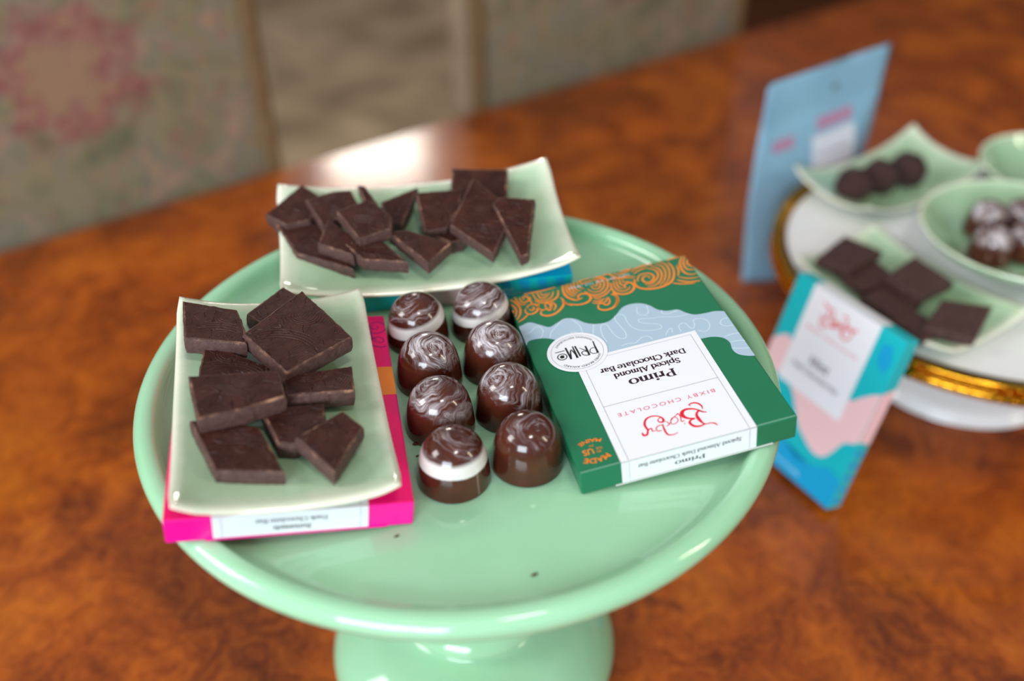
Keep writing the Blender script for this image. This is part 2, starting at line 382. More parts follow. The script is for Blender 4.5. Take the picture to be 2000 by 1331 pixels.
SCROLLS = [
(1.0, [(66.1, 12.7), (64.4, 15.3), (61.2, 17.6), (57.7, 18.5), (54.4, 17.6), (52.7, 15.2), (52.9, 12.4), (54.7, 11.0), (56.7, 10.9), (58.1, 12.4), (57.8, 14.3), (56.3, 13.8)]) ,
(1.0, [(62.3, 0.1), (63.4, 5.7), (62.9, 10.3), (60.2, 14.1), (58.3, 14.6)]) ,
(0.7, [(61.0, 0.1), (61.8, 5.4), (61.1, 9.2), (59.3, 11.7)]) ,
(0.7, [(59.8, 0.1), (60.5, 4.5), (59.8, 8.4), (58.2, 10.6)]) ,
(0.7, [(58.4, 0.7), (59.0, 4.6), (58.4, 8.0), (57.3, 9.3)]) ,
(0.7, [(56.7, 0.4), (57.5, 3.8), (56.9, 7.2), (55.2, 8.3)]) ,
(0.6, [(55.2, 0.5), (55.5, 3.2), (54.8, 6.2), (53.3, 7.2)]) ,
(0.8, [(54.0, 9.3), (51.9, 12.8), (48.9, 14.4), (45.5, 13.4), (42.6, 10.0), (41.5, 5.8), (42.4, 2.1), (44.9, -0.0)]) ,
(0.7, [(52.1, 8.2), (50.5, 11.3), (47.6, 12.1), (44.9, 10.0), (43.4, 6.9), (43.6, 3.5), (45.3, 1.5), (47.2, 0.7)]) ,
(0.7, [(49.9, 6.2), (49.3, 9.2), (47.1, 9.6), (45.3, 7.1), (45.3, 3.8), (47.3, 2.6), (49.9, 2.5)]) ,
(0.6, [(48.8, 5.8), (48.0, 7.4), (46.7, 6.5), (46.9, 4.8)]) ,
(0.8, [(51.6, 14.2), (49.4, 16.0), (46.8, 16.1), (43.6, 14.1), (41.7, 12.1)]) ,
(0.6, [(51.8, 15.5), (49.9, 17.6), (48.2, 17.3)]) ,
(1.0, [(40.4, 8.0), (41.4, 12.3), (40.7, 16.1), (38.0, 18.6), (34.3, 18.6), (31.5, 16.0), (30.9, 13.1), (32.2, 10.9), (34.6, 11.9), (35.4, 13.7), (34.5, 14.4)]) ,
(0.7, [(38.7, 6.8), (39.7, 11.1), (39.1, 14.5), (37.2, 16.4), (34.2, 15.9), (32.9, 13.9)]) ,
(0.7, [(37.5, 7.3), (38.1, 10.7), (37.7, 13.4), (36.0, 14.5)]) ,
(0.7, [(36.0, 7.4), (36.4, 10.2), (35.6, 12.4)]) ,
(0.6, [(34.6, 7.9), (34.5, 9.8), (32.3, 9.7)]) ,
(1.0, [(42.0, 15.4), (41.1, 18.2), (41.7, 22.5), (44.1, 26.3)]) ,
(1.1, [(29.1, 9.6), (30.1, 13.8), (29.1, 17.0), (26.2, 19.2), (22.4, 20.2), (18.5, 20.1), (13.8, 18.2), (10.8, 13.8), (9.2, 8.2), (9.7, 3.2)]) ,
(0.9, [(28.3, 11.7), (26.6, 8.2), (24.0, 7.1), (20.9, 8.0), (19.9, 10.8), (21.3, 13.5), (23.6, 14.7), (25.3, 13.6), (25.7, 11.1), (24.0, 9.2), (22.3, 9.8), (22.2, 11.7)]) ,
(0.8, [(20.6, 3.4), (17.6, 6.4), (17.6, 10.7), (19.9, 14.0), (23.0, 16.1), (25.9, 15.4)]) ,
(0.8, [(18.5, 2.2), (15.8, 5.7), (15.8, 10.9), (18.4, 15.6), (21.9, 17.9), (25.4, 17.5)]) ,
(0.7, [(16.1, 1.4), (13.5, 4.6), (13.7, 10.3), (16.4, 15.8), (19.8, 18.7)]) ,
(0.7, [(13.6, 0.7), (11.4, 4.0), (11.6, 9.7), (14.2, 15.8), (17.8, 19.0)]) ,
(0.7, [(47.3, 0.9), (44.1, 1.0), (42.2, 4.1)]) ,
(0.8, [(42.5, 0.8), (39.2, 0.5), (37.6, 3.5), (35.5, 5.2), (30.6, 6.2), (28.1, 8.1)]) ,
(0.7, [(36.9, 1.4), (34.2, 2.9), (30.5, 2.2), (27.5, 0.4)]) ,
(0.7, [(34.1, 1.0), (30.0, 0.7), (27.6, -0.1)]) ,
(0.8, [(28.7, 3.1), (24.9, 1.2), (20.7, 0.9), (17.1, 1.3)]) ,
(0.7, [(28.1, 5.2), (24.3, 3.4), (20.4, 2.9)]) ,
(0.7, [(48.9, 2.9), (50.9, 2.6), (53.1, 3.1), (54.0, 0.9), (51.8, 0.4), (48.1, 0.4)]) ,
(0.7, [(40.7, 5.1), (39.1, 4.8), (36.4, 6.3), (32.4, 6.9), (29.3, 8.6)]) ,
(0.7, [(62.0, -0.2), (58.5, -0.8), (54.7, -0.3), (50.9, 0.0)]) ,
(1.0, [(51.2, 21.9), (51.6, 25.0), (49.1, 27.0), (45.1, 26.4), (42.0, 22.7), (41.5, 18.4), (43.2, 16.6)]) ,
(0.8, [(51.0, 21.7), (49.2, 21.4), (47.5, 23.5), (45.5, 21.9), (44.9, 18.2)]) ,
(0.7, [(52.6, 18.1), (49.8, 19.4), (46.6, 18.4)]) ,
(0.6, [(53.3, 19.4), (50.9, 20.7), (48.1, 20.0)]) ,
(0.7, [(48.5, 21.3), (46.7, 20.5), (45.4, 18.0)]) ,
(0.9, [(65.5, 3.6), (67.0, 8.1), (70.5, 10.3), (74.9, 10.2), (78.2, 7.2)]) ,
(0.8, [(84.1, 2.1), (84.2, 5.1), (82.7, 6.6), (80.5, 5.4), (80.7, 2.3), (82.6, 2.4), (82.5, 4.4)]) ,
(0.7, [(77.6, 1.2), (76.8, 6.8), (73.2, 8.8), (69.7, 7.3), (67.9, 3.5)]) ,
(0.7, [(75.4, 1.5), (75.0, 5.8), (72.7, 6.7), (69.7, 3.9)]) ,
(0.6, [(74.0, 2.0), (73.1, 4.9), (71.2, 3.5)]) ,
(0.9, [(83.9, 11.6), (84.1, 14.8), (82.1, 16.6), (79.3, 15.5), (77.7, 12.0), (79.0, 9.7), (81.4, 9.5), (83.1, 11.4)]) ,
(0.7, [(82.1, 12.3), (81.1, 14.0), (79.7, 12.7), (80.4, 11.3)]) ,
(1.0, [(77.4, 16.3), (77.7, 18.8), (75.2, 20.8), (71.4, 20.4), (67.3, 17.1), (65.3, 13.2), (65.9, 9.7)]) ,
(0.8, [(77.4, 16.3), (75.0, 15.5), (73.2, 17.0), (72.0, 14.0), (72.7, 11.5), (74.6, 11.7)]) ,
(0.7, [(76.7, 10.0), (78.0, 13.3), (76.5, 15.5)]) ,
(0.7, [(70.7, 11.2), (69.7, 14.8), (71.6, 17.9)]) ,
(0.6, [(74.0, 11.6), (74.5, 14.1), (73.4, 15.4)]) ,
(0.6, [(71.4, 10.3), (71.3, 13.7), (72.5, 16.5)]) ,
(0.9, [(88.8, 2.0), (87.2, 4.6), (86.0, 9.7), (87.1, 14.7), (89.5, 18.1)]) ,
(0.8, [(89.4, 5.7), (88.2, 8.3), (88.2, 12.1), (89.8, 16.3)]) ,
(0.7, [(90.0, 9.3), (89.6, 11.6), (90.6, 15.5)]) ,
(0.8, [(89.1, 20.0), (86.2, 18.4), (83.5, 16.1)]) ,
(0.8, [(65.3, 13.2), (64.4, 15.5), (62.5, 17.8)]) ,
(0.7, [(86.3, 0.7), (85.9, 4.3), (84.8, 7.5), (82.5, 8.3)]) ,
(0.7, [(83.6, 0.1), (78.0, 0.5), (72.4, 0.9), (66.0, 0.8)]) ,
(0.7, [(79.4, 3.4), (79.9, 6.5), (79.7, 9.4)]) ,
(0.9, [(1.7, 0.7), (4.9, 6.3), (5.7, 12.6), (3.8, 16.2), (-0.0, 16.8)]) ,
(0.8, [(-0.1, 0.6), (3.2, 6.3), (3.3, 11.7), (0.3, 13.4)]) ,
(0.8, [(-0.0, 3.9), (1.6, 7.5), (0.3, 11.0)]) ,
(0.9, [(10.8, 18.0), (6.6, 21.6), (0.1, 22.9)]) ,
(0.7, [(9.3, 15.9), (5.5, 18.9), (-0.1, 19.9)]) ,
(0.7, [(13.7, 19.4), (9.9, 21.8), (4.1, 23.7)]) ,
(0.7, [(6.7, 6.8), (7.5, 11.3), (9.3, 15.3)]) ,
(0.7, [(10.0, 1.2), (6.5, 0.7), (3.1, 0.8)]) ,
]
LEFT = {
  'a': ((-99.5, -9.4, 233.8), (-0.105, 0), [(-18.6, 14.3), (5.1, 10.9), (10.8, -1.2), (13.6, -11.7), (-11.4, -11.2)]),
  'b': ((-79.5, 11.6, 226.2), (-0.105, 0.02), [(-0.8, 16.6), (13.0, 5.9), (0.7, -16.2), (-12.7, -5.2)]),
  'c': ((-66.1, -8.6, 232.3), (-0.105, 0.03), [(-2.8, 23.8), (10.1, 9.2), (22.6, -5.4), (-0.1, -30.8), (-21.8, -8.8), (-7.9, 15.7)]),
  'd': ((-90.6, -32.1, 227.8), (-0.105, 0), [(-14.4, 16.9), (0.2, 9.6), (13.6, 3.7), (15.8, -4.5), (8.2, -11.7), (-11.6, -9.1), (-12.0, -3.7)]),
  'e': ((-81.3, -55.9, 234.9), (-0.085, 0.0), [(-21.1, 8.9), (12.6, 15.5), (17.6, 0.5), (3.3, -8.6), (-11.9, -14.9)]),
  'f': ((-54.2, -39.3, 226.5), (-0.105, -0.02), [(-14.7, 2.4), (11.7, 11.7), (14.6, -3.8), (-11.2, -9.7)]),
  'g': ((-59.5, -62.5, 224.6), (-0.105, 0), [(-14.9, 7.5), (8.5, 13.4), (10.7, 1.2), (1.1, -10.5), (-5.2, -10.6)]),
  'h': ((-43.7, -71.9, 226.9), (-0.105, 0.08), [(1.5, 13.8), (10.3, 6.0), (2.4, -17.1), (-14.0, -1.6)]),
  'i': ((-80.3, -74.0, 226.8), (-0.105, 0.02), [(-18.9, 9.8), (-6.2, 12.1), (7.6, 8.4), (20.6, -13.6), (-3.9, -15.2)]),
}
BACK = {
  '1': ((-84.9, 96.7, 227.5), (0, 0.21), [(-0.2, 18.7), (12.5, 7.3), (7.2, -8.7), (-3.7, -12.3), (-15.6, -4.2)]),
  '2': ((-73.1, 73.7, 221.0), (0, 0.11), [(-26.6, 23.3), (-5.3, 19.9), (9.6, 2.1), (20.9, -20.6), (7.9, -14.6), (-8.2, -7.7)]),
  '3': ((-65.4, 95.1, 230.4), (0, 0.21), [(-15.2, 4.2), (-2.1, 10.2), (7.0, 11.2), (11.7, 0.6), (2.6, -9.5), (-4.0, -16.0)]),
  '4': ((-50.4, 103.7, 231.3), (0, 0.36), [(-4.9, 6.5), (-1.2, 5.8), (5.8, -5.3), (0.2, -6.9)]),
  '5': ((-45.2, 74.4, 234.1), (0, 0.21), [(-16.7, 5.8), (-1.2, 14.9), (10.7, 1.3), (10.7, -7.0), (-3.6, -14.3)]),
  '6': ((-59.9, 65.6, 227.1), (0, 0.16), [(-7.0, 16.7), (6.7, 3.3), (8.2, -10.8), (1.7, -7.0), (-9.8, -1.6)]),
  '7': ((-42.0, 57.5, 226.2), (0, 0.16), [(-14.5, 5.5), (2.8, 8.2), (16.4, -7.8), (-5.0, -5.6)]),
  '8': ((-21.3, 64.2, 227.0), (0, 0.19), [(-15.2, 7.6), (-6.0, 8.9), (15.5, -1.0), (5.3, -15.0)]),
  '9': ((-33.4, 97.3, 226.6), (0, 0.26), [(8.6, 15.2), (-9.3, 4.9), (-6.5, -8.3), (2.0, -12.0), (5.4, 0.6)]),
  '10': ((-11.2, 90.9, 228.9), (-0.05, 0.31), [(-13.5, 11.6), (10.3, 15.5), (8.2, 0.6), (2.8, -12.2), (-7.7, -14.7)]),
  '11': ((7.2, 116.3, 229.7), (0, 0.56), [(-14.6, 9.7), (14.7, 8.7), (14.3, -10.3), (-14.4, -7.8)]),
  '12': ((10.5, 80.2, 230.7), (0, 0.36), [(-6.0, 26.5), (8.5, 10.7), (9.9, -8.2), (4.4, -22.9), (-16.9, -4.6)]),
  '13': ((26.7, 73.7, 231.0), (0.05, 0.36), [(-8.6, 17.9), (8.9, 14.9), (6.1, -4.6), (4.4, -19.1), (0.9, -20.8), (-12.0, 13.5)]),
  '14': ((-8.9, 78.9, 221.6), (0, 0.11), [(-11.2, 3.4), (-0.1, 6.1), (8.7, -3.5), (2.4, -5.9)]),
}

# ------------------------------------------------------------------ materials
def wood_mat():
    m = pbr('burl_wood_varnish', (150, 75, 25), rough=0.45, coat=0.72, spec=.08); g = NT(m)
    v = g.coord(1000)
    n1 = g.noise(v, 0.009, 5, .55, 1.6); n2 = g.noise(v, 0.035, 6, .6, 2.4); n3 = g.noise(v, 0.2, 3, .6)
    c1 = g.ramp(n1, [(0.34, (70, 24, 3)), (0.45, (120, 48, 5)), (0.55, (172, 80, 11)), (0.70, (206, 110, 20))])
    c2 = g.ramp(n2, [(0.34, (54, 18, 2)), (0.46, (130, 52, 6)), (0.62, (200, 102, 18))])
    c = g.mix(0.34, c1, c2)
    knots = g.ramp(g.noise(v, 0.02, 2, .5, 3.0), [(0.66, W4(0)), (0.74, W4(1))])
    c = g.mix(g.math('MULTIPLY', knots, .6), c, lin((50, 18, 5)))
    c = g.mix(0.25, c, g.ramp(n3, [(0.3, (95, 40, 10)), (0.7, (180, 92, 34))]))
    g.color(c)
    g.b.inputs['Coat Roughness'].default_value = 0.17
    return m

def fabric_mat():
    m = pbr('floral_tapestry', (125, 112, 88), rough=0.95, sheen=0.1); g = NT(m)
    v = g.coord(1000)
    n1 = g.noise(v, 0.02, 3, .5, 1.0); n2 = g.noise(v, 0.034, 2, .5, 2.0); n3 = g.noise(v, 0.06, 3, .6, 1.2)
    base = g.ramp(n1, [(0.30, (100, 98, 72)), (0.47, (134, 120, 90)), (0.58, (122, 114, 98)), (0.72, (160, 128, 102))])
    base = g.mix(g.ramp(n2, [(0.55, W4(0)), (0.66, W4(.55))]), base, lin((150, 96, 82)))
    base = g.mix(g.ramp(n3, [(0.56, W4(0)), (0.66, W4(.5))]), base, lin((82, 92, 74)))
    # woven rose: a ring of petals around a tan heart
    tc = g.n('ShaderNodeTexCoord'); sx = g.n('ShaderNodeSeparateXYZ'); g.l(tc.outputs['Object'], sx.inputs[0])
    wob = g.noise(v, 0.04, 3, .6)
    dx = g.math('SUBTRACT', g.math('MULTIPLY', sx.outputs[0], 1000), 30.0)
    dz = g.math('SUBTRACT', g.math('MULTIPLY', sx.outputs[2], 1000), 134.0)
    d = g.math('SQRT', g.math('ADD', g.math('MULTIPLY', dx, dx), g.math('MULTIPLY', dz, dz)))
    d = g.math('ADD', d, g.math('MULTIPLY', g.math('SUBTRACT', wob, .5), 110))
    ring = g.ramp(g.math('DIVIDE', d, 90), [(0.0, W4(0)), (0.22, W4(0)), (0.42, W4(.62)), (0.56, W4(.55)), (0.80, W4(0))])
    heart = g.ramp(g.math('DIVIDE', d, 90), [(0.05, W4(.8)), (0.35, W4(.5)), (0.42, W4(0))])
    pet = g.ramp(g.noise(v, 0.07, 2, .5, 1.0), [(0.4, lin((156, 96, 88))), (0.56, lin((134, 34, 60)))])
    base = g.mix(ring, base, pet)
    base = g.mix(heart, base, lin((152, 112, 84)))
    g.color(base)
    g.bump(g.noise(v, 1.2, 2, .5), .3, .0006)
    return m

def plain_noise(name, a, b, scale, rough=.9, bumpy=0.0):
    m = pbr(name, a, rough=rough); g = NT(m); v = g.coord(1000)
    g.color(g.ramp(g.noise(v, scale, 4, .55, .6), [(0.35, a), (0.65, b)]))
    if bumpy: g.bump(g.noise(v, scale * 20, 3, .6), bumpy, .001)
    return m

def jade_mat():
    m = pbr('jadeite_milk_glass', (158, 208, 166), rough=0.09, coat=0.35, sss=0.5, sssr=(0.6, 1.0, 0.65)); g = NT(m)
    v = g.coord(1000)
    g.color(g.ramp(g.noise(v, 0.01, 2, .5, .8), [(0.35, (156, 206, 164)), (0.65, (166, 214, 176))]))
    g.b.inputs['Subsurface Scale'].default_value = 0.012
    return m

def celadon_mat():
    m = pbr('celadon_glaze', (180, 205, 170), rough=0.1, coat=0.5); g = NT(m)
    at = g.n('ShaderNodeAttribute'); at.attribute_name = 'edge'
    v = g.coord(1000)
    e = g.math('ADD', at.outputs['Fac'], g.math('MULTIPLY', g.math('SUBTRACT', g.noise(v, .08, 3), .5), .12))
    c = g.ramp(e, [(0.0, (146, 180, 144)), (0.6, (158, 190, 152)), (0.86, (178, 204, 170)), (0.95, (214, 222, 196)), (1.0, (232, 230, 208))])
    vo = g.n('ShaderNodeTexVoronoi'); vo.feature = 'DISTANCE_TO_EDGE'; vo.inputs['Scale'].default_value = .35; g.l(v, vo.inputs['Vector'])
    cr = g.ramp(vo.outputs['Distance'], [(0.0, W4(.16)), (0.03, W4(0))])
    g.color(g.mix(cr, c, lin((150, 168, 130))))
    return m

def choc_top_mat():
    m = pbr('dark_chocolate_moulded_face', (52, 28, 21), rough=0.38, spec=.26); g = NT(m)
    tc = g.n('ShaderNodeTexCoord'); oi = g.n('ShaderNodeObjectInfo')
    mp = g.n('ShaderNodeMapping'); mp.inputs['Scale'].default_value = (1000, 1000, 1000)
    g.l(tc.outputs['Object'], mp.inputs['Vector'])
    cb = g.n('ShaderNodeCombineXYZ'); r = g.math('MULTIPLY', oi.outputs['Random'], 90)
    g.l(r, cb.inputs[0]); g.l(g.math('MULTIPLY', oi.outputs['Random'], -57), cb.inputs[1]); g.l(cb.outputs[0], mp.inputs['Location'])
    v = mp.outputs[0]
    # hair-like strands: distorted wave bands, broken up by a large noise
    wv = g.n('ShaderNodeTexWave'); wv.wave_type = 'RINGS'; wv.rings_direction = 'Z'
    for k, val in (('Scale', .26), ('Distortion', 14.0), ('Detail', 1.0), ('Detail Scale', .10)): wv.inputs[k].default_value = val
    g.l(v, wv.inputs['Vector'])
    big = g.noise(v, .07, 2, .4, .5)
    mask = g.ramp(big, [(0.50, W4(.04)), (0.62, W4(.8))])
    step = g.ramp(g.noise(v, .10, 1, .4, 2.2), [(0.49, W4(0)), (0.52, W4(1))])
    h = g.math('ADD', g.math('MULTIPLY', wv.outputs['Fac'], g.math('MULTIPLY', mask, .16)), g.math('MULTIPLY', step, .9))
    n1 = g.bump(h, .75, .0006)
    fine = g.noise(v, 1.3, 3, .6)
    g.bump(fine, .16, .0004, n1)
    g.color(g.ramp(g.noise(v, .12, 4, .6), [(0.35, (50, 24, 17)), (0.65, (68, 36, 27))]))
    g.rough(g.ramp(g.noise(v, .3, 3, .6), [(0.3, W4(.26)), (0.7, W4(.46))]))
    return m

def choc_side_mat():
    m = pbr('broken_chocolate_edge', (86, 58, 52), rough=0.62); g = NT(m); v = g.coord(1000)
    g.color(g.ramp(g.noise(v, .5, 4, .65), [(0.3, (70, 44, 38)), (0.7, (98, 68, 62))]))
    g.bump(g.noise(v, 1.6, 4, .7), .5, .0006)
    return m

def choc_rim_mat():
    m = pbr('chipped_chocolate_arris', (120, 84, 66), rough=0.45); g = NT(m); v = g.coord(1000)
    g.color(g.ramp(g.noise(v, .11, 4, .7), [(0.46, (74, 46, 38)), (0.56, (104, 72, 58)), (0.68, (168, 122, 92))]))
    g.bump(g.noise(v, 1.4, 3, .7), .6, .0006)
    return m

def bonbon_mat(name, seed, dens, band=None, spread=(11, 15), lean=(0, 0)):
    """dark shell with pearly brushed swirl; band=(z0, z1, slope_x, slope_y) is a solid white collar"""
    m = pbr(name, (74, 36, 24), rough=0.16, coat=.35, spec=.4); g = NT(m)
    v = g.coord(1000, (seed * 13.7, seed * 7.1, seed * 3.3))
    tc = g.n('ShaderNodeTexCoord'); sx = g.n('ShaderNodeSeparateXYZ'); g.l(tc.outputs['Object'], sx.inputs[0])
    x = g.math('MULTIPLY', sx.outputs[0], 1000); y = g.math('MULTIPLY', sx.outputs[1], 1000); z = g.math('MULTIPLY', sx.outputs[2], 1000)
    zz = g.math('ADD', z, g.math('ADD', g.math('MULTIPLY', x, lean[0]), g.math('MULTIPLY', y, lean[1])))
    zz = g.math('ADD', zz, g.math('MULTIPLY', g.math('SUBTRACT', g.noise(v, .14, 3, .6, 1), .5), 9))
    # brush strokes that circle an off-centre point: noise stretched along the turning angle
    ca, sa = 4.5 * math.cos(seed), 4.5 * math.sin(seed * 1.7)
    wx = g.math('MULTIPLY', g.math('SUBTRACT', g.noise(v, .10, 2, .5), .5), 8)
    wy = g.math('MULTIPLY', g.math('SUBTRACT', g.noise(g.coord(1000, (seed * 5 + 31, 11, 7)), .10, 2, .5), .5), 8)
    px_ = g.math('ADD', g.math('SUBTRACT', x, ca), wx); py_ = g.math('ADD', g.math('SUBTRACT', y, sa), wy)
    rr = g.math('SQRT', g.math('ADD', g.math('MULTIPLY', px_, px_), g.math('MULTIPLY', py_, py_)))
    th_ = g.math('ADD', g.math('ARCTAN2', py_, px_), g.math('MULTIPLY', rr, .16))
    cbn = g.n('ShaderNodeCombineXYZ')
    g.l(g.math('MULTIPLY', rr, 1.7), cbn.inputs[0]); g.l(g.math('MULTIPLY', g.math('COSINE', th_), 1.4), cbn.inputs[1]); g.l(g.math('MULTIPLY', g.math('SINE', th_), 1.4), cbn.inputs[2])
    st1 = g.noise(cbn.outputs[0], .42, 4, .66, .5)
    streak = g.ramp(st1, [(0.58 - .17 * dens, W4(0)), (0.84 - .19 * dens, W4(1))])
    cap = g.ramp(g.math('DIVIDE', zz, 30), [(spread[0] / 30, W4(0)), (spread[1] / 30, W4(1))])
    patch = g.ramp(g.noise(v, .06, 2, .5, 1.0), [(0.34, W4(.25)), (0.52, W4(1))])
    hair = g.ramp(g.noise(cbn.outputs[0], 1.3, 3, .7, .8), [(0.36, W4(.35)), (0.62, W4(1))])
    f = g.math('MULTIPLY', g.math('MULTIPLY', g.math('MULTIPLY', streak, hair), cap), g.math('MULTIPLY', patch, min(1, .5 + .5 * dens)), clamp=True)
    brown = g.ramp(g.noise(v, .1, 2, .5), [(0.3, (64, 26, 16)), (0.7, (82, 38, 24))])
    col = g.mix(f, brown, lin((224, 216, 220)))
    if band:
        zb = g.math('ADD', z, g.math('ADD', g.math('MULTIPLY', x, band[2]), g.math('MULTIPLY', y, band[3])))
        zb = g.math('ADD', zb, g.math('MULTIPLY', g.math('SUBTRACT', g.noise(v, .1, 2, .5), .5), 1.2))
        lo = g.ramp(g.math('DIVIDE', zb, 30), [(band[0] / 30 - .006, W4(0)), (band[0] / 30 + .01, W4(1))])
        hi = g.ramp(g.math('DIVIDE', zb, 30), [(band[1] / 30 - .03, W4(1)), (band[1] / 30 + .03, W4(0))])
        col = g.mix(g.math('MULTIPLY', g.math('MULTIPLY', lo, hi), .93), col, lin((232, 226, 220)))
    g.color(col)
    return m

M = {}
M['wood'] = wood_mat()
M['fabric'] = fabric_mat()
M['piping'] = plain_noise('brown_cord_piping', (104, 78, 48), (128, 100, 66), .2)
M['sidefab'] = plain_noise('plain_tan_fabric', (140, 118, 94), (156, 134, 108), .05)
M['chairwood'] = plain_noise('dark_chair_wood', (60, 30, 14), (84, 44, 22), .02, .35)
M['rug'] = plain_noise('beige_rug_pile', (142, 120, 92), (198, 172, 138), .004, 1.0, .3)
M['floor'] = plain_noise('dark_oak_floor', (70, 32, 8), (92, 44, 14), .006, .4)
M['wallpaint'] = plain_noise('warm_wall_paint', (120, 84, 58), (132, 94, 66), .002)
M['jade'] = jade_mat()
M['celadon'] = celadon_mat()
M['ctop'] = choc_top_mat(); M['cside'] = choc_side_mat(); M['crim'] = choc_rim_mat()
M['paper_edge'] = pbr('raw_card_edge', (205, 205, 200), .7)
M['worn'] = pbr('worn_card_crease', (120, 170, 145), .6)
M['green'] = pbr('green_card', (30, 112, 76), .33, spec=.4)
M['palblue'] = pbr('pale_blue_print', (168, 190, 206), .33)
M['topo'] = pbr('white_line_print', (208, 220, 230), .35)
M['label'] = pbr('white_label_paper', (232, 232, 236), .5)
M['hair'] = pbr('grey_frame_print', (142, 136, 150), .4)
M['orange'] = pbr('orange_print', (238, 130, 36), .35)
M['ink'] = pbr('dark_plum_ink', (50, 24, 36), .4)
M['red'] = pbr('red_ink', (226, 16, 46), .35)
M['softred'] = pbr('thin_red_ink', (228, 92, 112), .35)
M['black'] = pbr('black_ink', (28, 26, 22), .4)
M['pinkcard'] = pbr('magenta_card', (246, 0, 108), .33, spec=.4)
M['pinkend_shading'] = pbr('magenta_end_shading', (244, 0, 150), .33)  # same magenta card, with the end face's shading put into its colour
M['violet'] = pbr('violet_print', (122, 10, 110), .35)
M['teal'] = pbr('teal_card', (0, 182, 190), .3, spec=.5)
M['azure'] = pbr('azure_print', (0, 158, 206), .3)
M['blush'] = pbr('blush_print', (238, 196, 198), .35)
M['white_ink'] = pbr('white_ink', (200, 222, 232), .4)
M['pouch'] = plain_noise('powder_blue_pouch_film', (128, 172, 198), (142, 186, 210), .01, .38)
M['pouchlabel'] = pbr('pouch_white_panel', (214, 216, 228), .5)
M['rose'] = pbr('pouch_rose_print', (180, 132, 164), .5)
M['steel'] = pbr('valve_grey', (110, 120, 130), .4)
M['porcelain'] = pbr('white_glazed_porcelain', (232, 230, 228), .12, coat=.4)
M['gold'] = pbr('beaded_gold', (214, 150, 36), .10, metal=1.0)
M['truffle'] = plain_noise('matte_truffle_coating', (52, 26, 22), (70, 40, 34), .3, .75, .6)
M['bark'] = plain_noise('matte_dark_square', (58, 32, 28), (76, 46, 40), .2, .6, .4)
M['crumb'] = plain_noise('chocolate_crumb', (70, 34, 18), (110, 60, 34), .5, .8)

# ------------------------------------------------------------------ table, floor, chairs
AZ = math.radians(33.8)
E0 = V((-8.5, 708, 0))
e_dir = V((math.cos(AZ), math.sin(AZ), 0)); n_dir = V((-math.sin(AZ), math.cos(AZ), 0)); UP = V((0, 0, 1))
TM = frame(E0, e_dir, n_dir, UP)

bm = bmesh.new(); box(bm, (-4000, -3200, -780), (4000, 4200, -741))
tag(link_mesh('floor', bm, M['floor'], smooth=False, mat=TM), kind='structure')
bm = bmesh.new(); box(bm, (-4000, 4200, -780), (4000, 4300, 2000))
tag(link_mesh('wall_far', bm, M['wallpaint'], smooth=False, mat=TM), kind='structure')
bm = bmesh.new(); box(bm, (4000, -3200, -780), (4100, 4300, 2000))
tag(link_mesh('wall_right', bm, M['wallpaint'], smooth=False, mat=TM), kind='structure')
bm = bmesh.new(); box(bm, (-2400, 10, -740.9), (1800, 4100, -737), 1.5)
tag(link_mesh('rug', bm, M['rug'], smooth=False, mat=TM), 'beige patterned rug on the floor behind the table, seen between the two chairs', 'rug')

tb = empty('dining_table', frame(E0 + V((0, 0, -741)), e_dir, n_dir, UP))
tag(tb, 'glossy burl wood dining table carrying both stands of chocolate', 'table')
bm = bmesh.new(); box(bm, (-1050, -1300, 703), (1500, 0, 741), 5, 3)
link_mesh('table_top', bm, M['wood'], tb, smooth=False)
for x in (-960, 1400):
    for y in (-1210, -90):
        bm = bmesh.new(); lathe(bm, smooth_profile([(0, 0), (30, 0), (34, 30), (26, 120), (38, 420), (48, 600), (50, 703), (0, 703)], 3), 24, centre=(x, y))
        link_mesh('leg', bm, M['wood'], tb)
bm = bmesh.new()
for lo, hi in (((-960, -100, 610), (1400, -80, 702.8)), ((-960, -1220, 610), (1400, -1200, 702.8)), ((-970, -1210, 610), (-950, -90, 702.8)), ((1390, -1210, 610), (1410, -90, 702.8))):
    box(bm, lo, hi)
link_mesh('apron', bm, M['wood'], tb, smooth=False)

